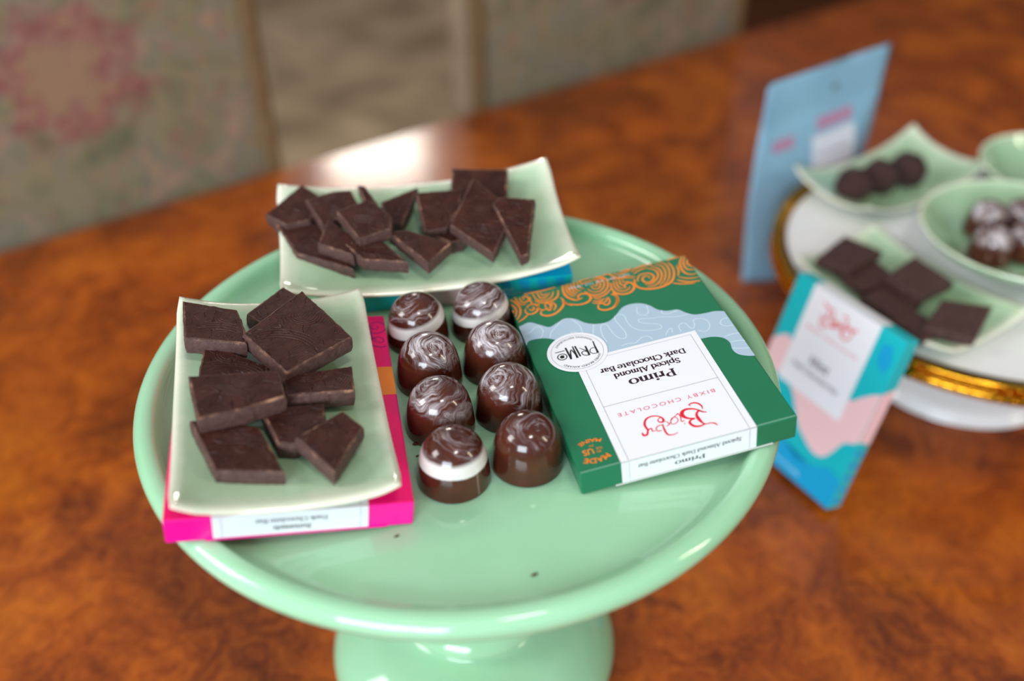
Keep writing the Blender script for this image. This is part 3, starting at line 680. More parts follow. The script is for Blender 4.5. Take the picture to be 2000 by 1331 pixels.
def make_chair(u_left, label):
    """upholstered dining chair; local x runs along the table edge, y away from it, z from the table-top level"""
    base = TM @ Matrix.Translation(V((u_left + 206, 18, 0)) * S)
    c = empty('upholstered_chair', base @ Matrix.Translation(V((0, 0, -741)) * S))
    tag(c, label, 'chair', 'upholstered chairs along the far side of the table')
    bm = bmesh.new(); box(bm, (-206, 0, -300), (206, 58, 330), 9, 4)
    for v in bm.verts:
        k = max(0, 1 - (abs(v.co.x) / 206) ** 2.5) * max(0, 1 - (abs(v.co.z - 15) / 315) ** 3)
        if v.co.y < 20: v.co.y -= 0 * k
        v.co.y += max(0, (v.co.z + 300)) * 0.012
    o = link_mesh('backrest', bm, [M['fabric'], M['sidefab']], c, shade_angle=50, mat=base)
    for f in o.data.polygons:
        if abs(f.normal.x) > .8: f.material_index = 1
    bm = bmesh.new(); pts = []
    for x, z in ((-203, -297), (203, -297), (203, 327), (-203, 327)): pts.append((x, z))
    path = []
    for i in range(4):
        a, b = pts[i], pts[(i + 1) % 4]
        for k in range(12):
            t = k / 12; x = a[0] + (b[0] - a[0]) * t; z = a[1] + (b[1] - a[1]) * t
            path.append((x, 1 + (z + 300) * .012, z))
    tube(bm, path, 9, 10, closed=True)
    link_mesh('piping', bm, M['piping'], c, mat=base)
    bm = bmesh.new(); box(bm, (-215, -430, -370), (215, 8, -280), 22, 4)
    link_mesh('seat', bm, M['fabric'], c, shade_angle=50, mat=base)
    bm = bmesh.new(); box(bm, (-210, -422, -420), (210, 50, -371), 4)
    link_mesh('seat_frame', bm, M['chairwood'], c, smooth=False, mat=base)
    for x in (-190, 190):
        for y in (-400, 32):
            bm = bmesh.new()
            w0, w1 = 20, 13
            vs_ = [bm.verts.new((x + sx_ * w, y + sy_ * w + (14 if y > 0 and z < -600 else 0), z)) for z, w in ((-736.9 if y > 0 else -741, w1), (-421, w0)) for sx_, sy_ in ((-1, -1), (1, -1), (1, 1), (-1, 1))]
            for q in ((3, 2, 1, 0), (4, 5, 6, 7), (0, 1, 5, 4), (1, 2, 6, 5), (2, 3, 7, 6), (3, 0, 4, 7)): bm.faces.new([vs_[i] for i in q])
            link_mesh('leg', bm, M['chairwood'], c, smooth=False, mat=base)
    return c
make_chair(-241 - 412, 'upholstered chair with a woven rose on its backrest, at the left behind the table')
make_chair(8, 'upholstered chair with muted floral backrest, right of the gap where the rug shows')

# ------------------------------------------------------------------ jadeite cake stand
ZF, ZC = 195.0, 203.0
cs = empty('cake_stand', Matrix.Translation((0, 0, 0)))
tag(cs, 'mint green milk glass cake stand in the foreground, holding bonbons, dishes and cartons', 'cake stand')
prof = [(0, ZF), (60, ZF), (110, ZF), (122, ZF + .1), (126, ZF + .8), (129, ZF + 3.0), (131, ZF + 6.2), (133, ZF + 7.9), (135.8, ZF + 8.4), (138.6, ZF + 7.6), (140.6, ZF + 5.2), (140.9, ZF + 2), (139.6, ZF - 1), (136, ZF - 4), (128, ZF - 6.6), (100, ZF - 9.6), (60, ZF - 11), (34, ZF - 13), (22, ZF - 17), (0, ZF - 17)]
bm = bmesh.new(); lathe(bm, smooth_profile(prof, 4), 160)
link_mesh('plate', bm, M['jade'], cs)
prof = [(0, ZF - 16.9), (21, ZF - 16.9), (18, ZF - 30), (17, ZF - 60), (18, 110), (21, 80), (26, 62), (33, 52), (38.5, 47), (41, 43), (40.5, 39), (37, 36), (38, 33), (46, 30), (58, 26), (68, 20), (75, 13), (78.5, 6), (79, 2), (77.5, 0), (70, 0), (60, 8), (30, 14), (0, 15)]
bm = bmesh.new(); lathe(bm, smooth_profile(prof, 4), 128)
link_mesh('foot', bm, M['jade'], cs)

# ------------------------------------------------------------------ chocolate bar cartons
CW, CL, CT = 90.0, 121.0, 12.0

def carton(name, mat, colour, label, cat='chocolate box', end_mat=None):
    bm = bmesh.new(); box(bm, (0, 0, 0), (CW, CL, CT), .7, 2)
    o = link_mesh(name, bm, [colour, end_mat or colour], None, smooth=False, mat=mat)
    for f in o.data.polygons:
        if f.normal.y < -.8: f.material_index = 1
    tag(o, label, cat)
    return o

def child(name, bm, m, parent, label=None):
    o = link_mesh(name, bm, m, parent, smooth=False)
    if label: o['label'] = label
    return o

LV = 0.07
def wrap(level):
    """reading frame of the printed front (x right, y up as read) laid over the top face and down the near end"""
    h = LV * level
    def T(x, y, z):
        if y <= CL: return (CW - x, CL - y, CT + h)
        return (CW - x, -h, CT - (y - CL))
    return T

def strip_poly(bm, pts, T, split=CL):
    """polygon that may cross the fold at y = split: cut it there"""
    def clip(P, keep):
        out = []
        for i in range(len(P)):
            a, b = P[i - 1], P[i]
            ia, ib = keep(a), keep(b)
            if ia != ib:
                t = (split - a[1]) / (b[1] - a[1]); out.append((a[0] + (b[0] - a[0]) * t, split))
            if ib: out.append(b)
        return out
    A = clip(pts, lambda p: p[1] <= split)
    if len(A) > 2: poly(bm, A, 0, T=T)
    B = clip(pts, lambda p: p[1] > split)
    if len(B) > 2: poly(bm, B, 0, T=lambda x, y, z: T(x, max(y, split + 1e-4), z))

def label_art(parent, name_text, lines, name_w, line_ws, front=True, serifs=True, small=None, badge=False):
    T2, T3 = wrap(2), wrap(3)
    bm = bmesh.new(); strip_poly(bm, [(17.1, 56.3), (73.2, 56.3), (73.2, CL + CT - .9), (17.1, CL + CT - .9)], T2)
    child('printed_label', bm, M['label'], parent, 'white label wrapping over the near edge')
    bm = bmesh.new()
    for P in ([(20, CL - .3), (20, 58.3), (70, 58.3), (70, CL - .3)], [(20, 88.8), (70, 88.8)]): stroke(bm, P, .17, 0, T3)
    for x in (20, 70): stroke(bm, [(x, CL + .4), (x, CL + CT - 1.2)], .17, 0, T3)
    child('label_frame', bm, M['hair'], parent)
    bm = bmesh.new(); serif(bm, name_text, 45.0, 76.6, 3.1, name_w, 0, T3, .30, .10)
    child('name_lettering', bm, M['ink'], parent)
    bm = bmesh.new(); yy = 71.0
    for s, wd in zip(lines, line_ws):
        serif(bm, s, 45.2, yy, 2.15, wd, 0, T3, .31, .15); yy -= 5.0
    child('flavour_lettering', bm, M['ink'], parent)
    bm = bmesh.new()
    serif(bm, name_text, 45, CL + 7.0, 1.5, name_w * .62, 0, T3, .28, .12)
    serif(bm, ' '.join(lines) if not small else small, 45, CL + 3.2, 1.35, 43 if not small else 26, 0, T3, .26, .12)
    child('end_lettering', bm, M['ink'], parent)
    bm = bmesh.new(); sans(bm, 'BIXBY CHOCOLATE', 45.1, 94.6, 2.1, 41.8, 0, T3, spacing=1.35)
    child('maker_lettering', bm, M['softred'], parent)
    bm = bmesh.new()
    wd = [[.5, .7, .5, .5, .8, 1.5, 1.0, .8, .7, .4], [.45, .9, 1.2, 1.1, .7, .5], [.5, 1.0, 1.6, 1.6, 1.1, .9, .7, .5], [.3, .7, .8, .7, .5, .3], .42, .7, .34, .34, .34, .34, [.4, .8, .8, .5, .3], .45, [.35, .5, .5, .7, .9, 1.1, .5], [.8, 1.0, .9, .7, .6, .7, 1.0, .9, .6, .4, .4]]
    for P, w_ in zip(BIX, wd): stroke(bm, P, w_, 0, T3, smooth=6)
    child('script_logo', bm, M['red'], parent, 'red looping script logo')

# --- the green carton on the cake stand
gm = tilt_frame((50.03, -73.03, 195.15), .23, math.radians(6.7), 0)
gb = carton('chocolate_bar_carton', gm, M['green'], 'green chocolate bar carton with orange scrolls and white label, lying on the cake stand')
T1, T2, T3, T4 = wrap(1), wrap(2), wrap(3), wrap(4)
BTOP = [(89.9, 23.4), (89.22, 23.37), (84.69, 22.18), (80.7, 25.57), (76.79, 29.12), (72.72, 27.55), (67.97, 25.9), (63.76, 28.34), (60.68, 32.43), (56.57, 35.03), (51.25, 35.7), (46.73, 33.23), (42.07, 28.62), (37.8, 27.22), (33.08, 28.25), (29.68, 31.18), (26.99, 35.97), (23.47, 38.38), (18.76, 39.32), (16.28, 42.7), (13.06, 45.71), (8.34, 46.56), (4.0, 46.84), (.1, 48.4)]
BBOT = [(.1, 81.6), (3.11, 80.52), (6.32, 77.96), (7.26, 74.2), (6.41, 69.71), (7.76, 65.79), (11.64, 63.34), (16.88, 62.64), (30, 62), (60, 58), (72, 46), (76.55, 39.31), (81.05, 36.12), (85.54, 35.12), (88.66, 35.73), (89.9, 38.33)]
bm = bmesh.new(); poly(bm, smooth_profile(BTOP, 4) + smooth_profile(BBOT, 4), 0, T=T1)
child('blue_wave_print', bm, M['palblue'], gb)
bm = bmesh.new()
for P in TOPO:
    stroke(bm, [(min(max(x, .2), 89.8), y) for x, y in smooth_profile(P, 5)], .38, 0, lambda x, y, z: T1(x, y, 0)[:2] + (CT + LV * 1.4,))
child('contour_line_print', bm, M['topo'], gb)

def scroll(bm, cx, cy, R, turns, a0, sgn, w, T, x0=.3, x1=89.7, y0=.3, y1=120):
    pts = []
    n = int(26 * turns)
    for k in range(n + 1):
        t = k / n; r = R * (1 - t) ** .85 + .35; a = math.radians(a0) + sgn * 2 * math.pi * turns * t
        pts.append((cx + r * math.cos(a), cy + r * math.sin(a), w * 1.25 * (1 - .45 * t)))
    run = []
    for q in pts + [None]:
        if q and x0 < q[0] < x1 and y0 < q[1] < y1: run.append(q)
        else:
            if len(run) > 2: stroke(bm, [(a[0], a[1]) for a in run], [a[2] for a in run], 0, T)
            run = []

def combed(bm, cx, cy, R, a0, a1, n, w, T, gap=1.15, x0=.3, x1=89.7, y0=.3, y1=120):
    for k in range(n):
        r = R - gap * k; da = 7 * k
        run = []
        for q in arc(cx + .25 * k, cy + .15 * k, r, r, a0 + da, a1 - da * .6, 22) + [None]:
            if q and x0 < q[0] < x1 and y0 < q[1] < y1: run.append(q)
            else:
                if len(run) > 2: stroke(bm, run, [w * .5, w * 1.1, w * 1.1, w * .5], 0, T)
                run = []
TO = lambda x, y, z: T1(x, y, 0)[:2] + (CT + LV * 1.2,)
bm = bmesh.new()
# scrolls and combed waves traced along the far edge (reading frame, mm)
for w_, P in SCROLLS:
    run = []
    for q in smooth_profile(P, 5) + [None]:
        if q and .2 < q[0] < 89.8 and q[1] > .2: run.append(q)
        else:
            if len(run) > 2: stroke(bm, run, [w_ * .7, w_ * 1.2, w_ * 1.2, w_ * .6], 0, TO)
            run = []
child('orange_scroll_print', bm, M['orange'], gb)
bm = bmesh.new(); sans(bm, 'NET WT 2.8 OZ (80g)', 45.2, 4.2, 1.35, 30, 0, T4, spacing=1.1)
child('weight_lettering', bm, M['white_ink'], gb)
label_art(gb, 'Primo', ['Spiced Almond', 'Dark Chocolate Bar'], 20.5, [29.6, 38.4])
# round award badge
bx_, by_, br = 70.0, 51.0, 13.4
T5, T6 = wrap(4.5), wrap(5.5)
bm = bmesh.new(); poly(bm, arc(bx_, by_, br, br, 0, 360, 72)[:-1], 0, T=T5)
bdg = child('award_badge', bm, M['label'], gb, 'round white badge with a restaurant name')
bm = bmesh.new(); stroke(bm, arc(bx_, by_, 11.6, 11.6, 0, 360, 72)[:-1], .14, 0, T6, closed=True)
child('badge_ring', bm, M['hair'], bdg)
bm = bmesh.new()
# letters that run round the inside of the ring
sans(bm, 'JAMES BEARD AWARD', 0, 0, 1.15, 19.0, 0, T6, arc_c=(bx_, by_, 9.6, 96, 1))
sans(bm, 'WINNING RESTAURANT', 0, 0, 1.15, 21.0, 0, T6, arc_c=(bx_, by_, 10.6, 268, -1))
child('ring_lettering', bm, M['ink'], bdg)
bm = bmesh.new()
for P, w_ in zip(PRI, [[.45, 1.0], .4, [.75, 1.0], .45, [.3, .55], .75, .85, [.7, .35], [.55, 1.05], .45]):
    stroke(bm, P, w_, 0, T6, smooth=5 if len(P) > 2 else 0)
stroke(bm, arc(77.15, 52.0, 2.05, 2.05, 0, 360, 30)[:-1], .48, 0, T6, closed=True)
poly(bm, [(76.2, 51.2), (77.2, 50.8), (78.1, 51.5), (78.2, 52.4), (77.4, 53.1), (76.3, 52.8)], 0, T=T6)
child('badge_logo', bm, M['black'], bdg)
# corner mark
bm = bmesh.new()
sans(bm, 'MADE', 0, 0, 2.6, 9.4, 0, T2, bold=.02, arc_c=(81.2, 106.5, 8.6, 90, 1))
sans(bm, 'US', 83.4, 109.6, 3.0, 4.4, 0, T2, bold=.02)
sans(bm, 'IN', 79.2, 111.4, 1.3, 1.6, 0, T2); sans(bm, 'THE', 78.6, 109.6, 1.3, 2.6, 0, T2)
sans(bm, 'IN', 81.2, 107.6, 1.2, 1.6, 0, T2)
sans(bm, 'MAINE', 0, 0, 1.9, 10.6, 0, T2, bold=.02, arc_c=(81.2, 113.5, 9.2, 270, -1))
child('origin_mark', bm, M['orange'], gb)
# creases where the card is worn, and the pale cut edge under the flap
for a, b in ((.6, 16.8), (73.6, 89.4)):
    bm = bmesh.new(); stroke(bm, [(a, CL - .45), (b, CL - .45)], .5, 0, T1)
    child('worn_crease', bm, M['worn'], gb)
bm = bmesh.new(); box(bm, (14, -.35, .15), (80, .05, .75)); child('tuck_flap', bm, M['paper_edge'], gb)

# --- the magenta carton under the left dish
pm = tilt_frame((-103.0, -104.0, 195.15 + 90 * math.sin(math.radians(6.3))), .19, -math.radians(6.3), 0)
pk = carton('chocolate_bar_carton', pm, M['pinkcard'], 'magenta chocolate bar carton lying under the dish at the left of the cake stand', end_mat=M['pinkend_shading'])
label_art(pk, 'Buttermels', ['Dark', 'Chocolate Bar'], 22, [9, 28], small='Dark Chocolate Bar')
for x0_, x1_ in ((.1, 15), (75, 89.9)):
    bm = bmesh.new(); poly(bm, [(x0_, 39), (x1_, 39), (x1_, 58), (x0_, 58)], 0, T=T1)
    child('orange_patch', bm, M['orange'], pk)
bm = bmesh.new()
scroll(bm, 4.5, 9, 5.5, 1.6, 0, 1, .5, T1); scroll(bm, 4.0, 20, 5, 1.4, 180, -1, .5, T1); combed(bm, 1, 14, 8, -60, 60, 3, .5, T1)
for k in range(6): scroll(bm, 14 + 12 * k, 12 + 4 * (k % 2), 5.5, 1.5, 60 * k, 1, .5, T1)
child('violet_scroll_print', bm, M['violet'], pk)
bm = bmesh.new(); box(bm, (14, -.35, .15), (80, .05, .75)); child('tuck_flap', bm, M['pinkend_shading'], pk)

# --- aqua cartons: one under the far dish, one leaning against the second stand
def aqua_art(b):
    Tm = lambda lv: (lambda x, y, z: (x, y, CT + LV * lv))
    wave = [(.1, 74), (11, 82), (20, 78), (60, 72), (72, 70), (78, 75.5), (84, 81), (89.9, 85)]
    low = [(89.9, 51), (87, 48), (80.5, 43.9), (76.3, 34.9), (71.3, 27.5), (63.4, 25.6), (51.9, 30.4), (43.6, 35.9), (30, 52), (16, 56), (.1, 50)]
    bm = bmesh.new(); poly(bm, smooth_profile(wave, 4) + smooth_profile(low, 4), 0, T=Tm(1)); child('blush_wave_print', bm, M['blush'], b)
    # the wave runs round both long sides
    for sx_ in (-LV, CW + LV):
        bm = bmesh.new(); a, c = (50, 74) if sx_ < 0 else (51, 85)
        vs_ = [bm.verts.new(q) for q in ((sx_, a, CT - .3), (sx_, c, CT - .3), (sx_, c + 3, .3), (sx_, a - 3, .3))]
        bm.faces.new(vs_)
        child('side_wave_print', bm, M['blush'], b)
    bm = bmesh.new()
    blob = [(.2, .2), (89.8, .2), (89.8, 22), (78, 24), (66, 17), (52, 14), (40, 20), (26, 33), (14, 36), (.2, 30)]
    poly(bm, blob, 0, T=Tm(1)); child('azure_print', bm, M['azure'], b)
    bm = bmesh.new(); poly(bm, [(77, 101), (84, 96), (87, 104), (83, 114), (76, 112)], 0, T=Tm(1)); child('azure_print', bm, M['azure'], b)
    for sx_ in (-LV, CW + LV):
        bm = bmesh.new()
        for k in range(5):
            y0 = 3 + 9 * k
            if y0 > 44: break
            vs_ = [bm.verts.new(q) for q in ((sx_, y0, .6), (sx_, y0 + 3.5, .4), (sx_, y0 + 6, CT - .6), (sx_, y0 + 1.5, CT - .5))]
            bm.faces.new(vs_)
        child('side_stripe_print', bm, M['azure'], b)
    bm = bmesh.new()
    poly(bm, [(15.4, 53.9), (71, 53.9), (71, 120.9), (15.4, 120.9)], 0, T=Tm(2))
    for y0, y1 in ((53.9, 120.9),):
        vs_ = [bm.verts.new(q) for q in ((15.4, CL + LV, CT - .2), (71, CL + LV, CT - .2), (71, CL + LV, 1), (15.4, CL + LV, 1))]; bm.faces.new(vs_)
    child('printed_label', bm, M['label'], b, 'white label over the top edge')
    bm = bmesh.new()
    serif(bm, 'Mint', 42, 74, 4.0, 17, 0, Tm(3), .28, .1); serif(bm, 'Dark Chocolate Bar', 42, 67, 2.4, 40, 0, Tm(3), .24, .1)
    child('lettering', bm, M['ink'], b)
    bm = bmesh.new(); sans(bm, 'BIXBY CHOCOLATE', 43, 93.5, 2.1, 42, 0, Tm(3)); child('maker_lettering', bm, M['softred'], b)
    bm = bmesh.new()
    Tq = lambda x, y, z: (x - 3.5, y - .5, CT + LV * 3)
    for P in BIX: stroke(bm, P, 1.0, 0, Tq, smooth=5)
    child('script_logo', bm, M['red'], b)
    bm = bmesh.new(); sans(bm, 'NET WT 2.8 OZ (80g)', 47, 5, 2.0, 28, 0, Tm(3))
    child('weight_lettering', bm, M['white_ink'], b)

# lying carton: its long side faces the camera, so its own length runs along the picture
az_t = .150
p_right = V((53.6, 66.0, 195.15))
ex = V((math.cos(az_t), math.sin(az_t), 0)); t2 = math.radians(8.3)
ey = V((-math.sin(az_t) * math.cos(t2), math.cos(az_t) * math.cos(t2), math.sin(t2)))
# carton local x (width) points away, local y (length) points left along -ex
tm = frame(p_right, ey, -ex, ey.cross(-ex)) @ Matrix.Diagonal((.91, 1, 1, 1))
ta = carton('chocolate_bar_carton', tm, M['teal'], 'aqua and blush chocolate bar carton lying under the far dish on the cake stand')
aqua_art(ta)
bm = bmesh.new()
for txt, xx, yy, wd_ in (('MINT', 33, 5.2, 7), ('DARK CHOCOLATE', 33, 2.4, 26)):
    sans(bm, txt, xx, yy, 1.4, wd_, 0, lambda x, y, z: (-LV * 2, 66 - x, y))
child('side_lettering', bm, M['white_ink'], ta)

# leaning carton
BLc, BRc, TLc = V((178.8, 168.6, 1.0)), V((223.0, 90.4, 3.8)), V((208.3, 193.8, 121.0))
ex = (BRc - BLc).normalized(); ey = (TLc - BLc); ey = (ey - ex * ey.dot(ex)).normalized(); ez = ex.cross(ey)
LMc = BLc - ez * CT
lift = -min(0.0, (LMc + ez * 0).z - .2)
lm = frame(LMc + V((0, 0, lift)), ex, ey, ez) @ Matrix.Diagonal((1, 1.025, 1, 1))
la = carton('chocolate_bar_carton', lm, M['teal'], 'aqua and blush chocolate bar carton standing on the table, leaning against the gold-rimmed stand')
aqua_art(la)

# ------------------------------------------------------------------ ceramic dishes
def dish_mesh(name, Ls, Ws, parent=None, mat=None, rise=(4.0, 2.2, 4.2), seg=(44, 30), th=3.0):
    """rectangular dish with rounded, upswept corners; local x along its length, z=0 where it rests"""
    bm = bmesh.new(); lay = bm.verts.layers.float.new('edge')
    nu, nv = seg
    def pos(s, t):
        k = 0.015
        x = s * Ls / 2 * (1 - k * .35 * (t * t) * (s * s)); y = t * Ws / 2 * (1 - k * .35 * (s * s) * (t * t))
        # round off the very corner
        cs_, ct = abs(s), abs(t)
        if cs_ > .86 and ct > .80:
            u, v_ = (cs_ - .86) / .14, (ct - .80) / .20
            q = u * v_
            x *= 1 - .018 * q; y *= 1 - .026 * q
        x *= 1 - .012 * (1 - abs(t) ** 2) * (1 if abs(s) > .99 else 0)
        z = rise[0] * abs(s) ** 2.6 + rise[1] * abs(t) ** 3 + rise[2] * (abs(s) ** 2.2) * (abs(t) ** 2.2)
        return x, y, z
    top, bot = {}, {}
    for i in range(nu + 1):
        for j in range(nv + 1):
            s = -1 + 2 * i / nu; t = -1 + 2 * j / nv
            s = math.copysign(abs(s) ** .85, s); t = math.copysign(abs(t) ** .85, t)
            x, y, z = pos(s, t)
            e = max(abs(s), abs(t)); lip = max(0, (e - .90) / .10)
            a = bm.verts.new((x, y, z + th + .4 * lip - 1.0 * max(0, (e - .985) / .015)))
            b = bm.verts.new((x * .992, y * .988, max(0, z * 1.04 - .6 * (1 - lip)) if e > .62 else 0 if e > .55 else .7))
            a[lay] = e; b[lay] = .55 + .4 * e
            top[i, j] = a; bot[i, j] = b
    for i in range(nu):
        for j in range(nv):
            bm.faces.new((top[i, j], top[i + 1, j], top[i + 1, j + 1], top[i, j + 1]))
            bm.faces.new((bot[i, j], bot[i, j + 1], bot[i + 1, j + 1], bot[i + 1, j]))
    ring = [(i, 0) for i in range(nu)] + [(nu, j) for j in range(nv)] + [(i, nv) for i in range(nu, 0, -1)] + [(0, j) for j in range(nv, 0, -1)]
    mids = []
    for q in ring:
        a, b = top[q].co, bot[q].co
        c = (a + b) / 2; d = V((c.x, c.y, 0)).normalized()
        m_ = bm.verts.new((c.x + d.x * .8, c.y + d.y * .8, c.z + .3)); m_[lay] = 1.0; mids.append(m_)
    n = len(ring)
    for k in range(n):
        q, r = ring[k], ring[(k + 1) % n]
        bm.faces.new((top[q], mids[k], mids[(k + 1) % n], top[r])); bm.faces.new((mids[k], bot[q], bot[r], mids[(k + 1) % n]))
    o = link_mesh(name, bm, M['celadon'], parent, mat=mat)
    return o

s1 = -.108
def on(p, s_, t_, az, a, b):
    """frame with its x axis at azimuth az lying in the plane z = a x + b y through p"""
    n = V((-a, -b, 1)).normalized(); ex_ = V((math.cos(az), math.sin(az), 0)); ex_.z = a * ex_.x + b * ex_.y; ex_.normalize()
    return frame(p, ex_, n.cross(ex_), n)
# plane of the magenta carton's top
def plane_of(mtx, h):
    n = (mtx.to_3x3() @ V((0, 0, 1))).normalized(); o = mtx.to_translation() / S + n * h
    return (-n.x / n.z, -n.y / n.z, lambda x, y: o.z - (n.x * (x - o.x) + n.y * (y - o.y)) / n.z)
pa, pb_, pz = plane_of(pm, CT + LV * 4 + .1)
dl = on(V((-72.0, -37.4, pz(-72.0, -37.4))), 0, 0, math.radians(103.0), pa, pb_)
tag(dish_mesh('ceramic_dish', 131.0, 82.0, mat=dl), 'celadon dish at the left of the cake stand, resting on the magenta carton', 'dish', 'celadon dishes of chocolate')
ta_, tb2, tz = plane_of(tm, CT + LV * 4 + .1)
db = on(V((-20.5, 88.3, tz(-20.5, 88.3))), 0, 0, math.radians(10.0), ta_, tb2)
tag(dish_mesh('ceramic_dish', 145.0, 84.0, mat=db, rise=(4.6, 2.4, 5.2)), 'celadon dish at the far side of the cake stand, resting on the aqua carton', 'dish', 'celadon dishes of chocolate')

# ------------------------------------------------------------------ broken chocolate pieces
def inside(P, x, y):
    c = False
    for i in range(len(P)):
        (x1, y1), (x2, y2) = P[i - 1], P[i]
        if (y1 > y) != (y2 > y) and x < (x2 - x1) * (y - y1) / (y2 - y1) + x1: c = not c
    return c

def chocolate_piece(P, mtx, label, group, th=7.0, seed=1, relief=True, rough_edge=.18):
    rnd = random.Random(seed)
    out = []
    for i in range(len(P)):
        a, b = P[i], P[(i + 1) % len(P)]
        L_ = math.hypot(b[0] - a[0], b[1] - a[1]); n = max(1, int(L_ / 1.6))
        for k in range(n):
            t = k / n; j = rough_edge if k else 0
            out.append((a[0] + (b[0] - a[0]) * t + rnd.uniform(-j, j), a[1] + (b[1] - a[1]) * t + rnd.uniform(-j, j)))
    area_ = sum(out[i - 1][0] * out[i][1] - out[i][0] * out[i - 1][1] for i in range(len(out)))
    if area_ < 0: out.reverse()
    def ring(off, z, jit=0):
        r = []; n = len(out)
        for i in range(n):
            a, b = out[i - 3], out[(i + 3) % n]
            tx, ty = b[0] - a[0], b[1] - a[1]; l = math.hypot(tx, ty) or 1
            r.append(bm.verts.new((out[i][0] + ty / l * off + rnd.uniform(-jit, jit), out[i][1] - tx / l * off + rnd.uniform(-jit, jit), z + rnd.uniform(-jit, jit) * .6)))
        return r
    bm = bmesh.new()
    R = [ring(-.75, 0), ring(-.12, -.28, .05), ring(.1, -.85, .07), ring(.35, -3.2, .14), ring(.3, -5.8, .14), ring(-.3, -th, .05)]
    mi = [2, 2, 1, 1, 1]
    for k in range(5):
        A, B = R[k], R[k + 1]; n = len(A)
        for i in range(n):
            f = bm.faces.new((A[i], B[i], B[(i + 1) % n], A[(i + 1) % n])); f.material_index = mi[k]; f.smooth = True
    f = bm.faces.new(R[0]); f.material_index = 0; bmesh.ops.triangulate(bm, faces=[f])
    f = bm.faces.new(R[-1][::-1]); f.material_index = 1; bmesh.ops.triangulate(bm, faces=[f])
    o = link_mesh('chocolate_piece', bm, [M['ctop'], M['cside'], M['crim']], None, mat=mtx, shade_angle=17)
    tag(o, label, 'chocolate', group)
    if relief:
        bm = bmesh.new(); got = False
        cx0, cy0 = rnd.uniform(-8, 8), rnd.uniform(-22, -12)
        def lay_(path, r):
            run = []; ok = False
            for q in path + [None]:
                if q and all(inside(P, q[0] + dx, q[1] + dy) for dx, dy in ((1.3, 0), (-1.3, 0), (0, 1.3), (0, -1.3))): run.append(q)
                else:
                    if len(run) > 3:
                        m = len(run); tube(bm, [(x, y, -r * .28) for x, y in run], [r * (.25 + .75 * math.sin(math.pi * (i + .5) / m) ** .5) for i in range(m)], 6); ok = True
                    run = []
            return ok
        for k in range(4):
            got |= lay_(arc(cx0, cy0, 15 + 1.5 * k, 13 + 1.5 * k, 20 + 8 * k, 150 - 6 * k, 40), .34)
        c2 = (rnd.uniform(-6, 6), rnd.uniform(4, 12))
        for k in range(3): got |= lay_(arc(c2[0], c2[1], 4.5 + 1.2 * k, 3.6 + 1.2 * k, 150, 360 + 30 * k, 30), .3)
        for k in range(3):
            x, y, a = rnd.uniform(-9, 9), rnd.uniform(-8, 8), rnd.uniform(0, 3.1)
            got |= lay_([(x + t * math.cos(a), y + t * math.sin(a)) for t in (-2, -1.2, -.4, .4, 1.2, 2)], .6)
        if got: link_mesh('embossed_pattern', bm, M['ctop'], o)
        else: bm.free()
    return o

LLAB = {
 'a': 'chocolate piece at the back left corner of the left dish, overhanging its edge',
 'b': 'chocolate piece tucked under the big square at the back of the left dish',
 'c': 'largest chocolate square on the left dish, moulded with swirls, at the back',
 'd': 'glossy triangular chocolate piece on the left dish, between corner piece and top slab',
 'e': 'rectangular chocolate slab lying across the others at the left middle of the left dish',
 'f': 'narrow chocolate strip at the right of the left dish, ending under the slab',
 'g': 'dark chocolate piece half hidden under the strip and beside the kite shaped piece',
 'h': 'kite shaped smooth chocolate piece at the front right of the left dish',
 'i': 'thick chocolate piece at the front left of the left dish, nearest the camera'}
for k, (key, (c, ab, P)) in enumerate(LEFT.items()):
    chocolate_piece(P, slope_frame(c, *ab), LLAB[key], 'broken chocolate on the left dish', 8.0, 11 + k, relief=key in 'acdefi')
BLAB = {
 '1': 'chocolate piece at the far left corner of the far dish',
 '2': 'long chocolate piece at the near left of the far dish, hanging over its edge',
 '3': 'chocolate piece on the far dish, behind the raised square left of centre',
 '4': 'small chocolate sliver sticking up at the back of the far dish pile',
 '5': 'raised chocolate square on top of the left pile of the far dish',
 '6': 'dark glossy chocolate piece under the raised square on the far dish',
 '7': 'chocolate piece in the middle front of the far dish, left of the pale-edged one',
 '8': 'chocolate piece with a broad pale broken edge at the near middle of the far dish',
 '9': 'pointed chocolate piece behind the middle of the far dish',
 '10': 'upright leaning chocolate piece in the middle of the far dish, right of the pointed one',
 '11': 'plain chocolate rectangle standing at the back of the far dish',
 '12': 'diamond shaped chocolate piece with moulded swirls right of centre on the far dish',
 '13': 'wedge shaped chocolate piece at the right end of the far dish',
 '14': 'small dark chocolate piece lying flat beneath the leaning ones on the far dish'}
for k, (key, (c, ab, P)) in enumerate(BACK.items()):
    chocolate_piece(P, slope_frame(c, *ab), BLAB[key], 'broken chocolate on the far dish', 7.3 if key != '4' else 4, 31 + k, relief=key in ('2', '3', '5', '7', '10', '12'))

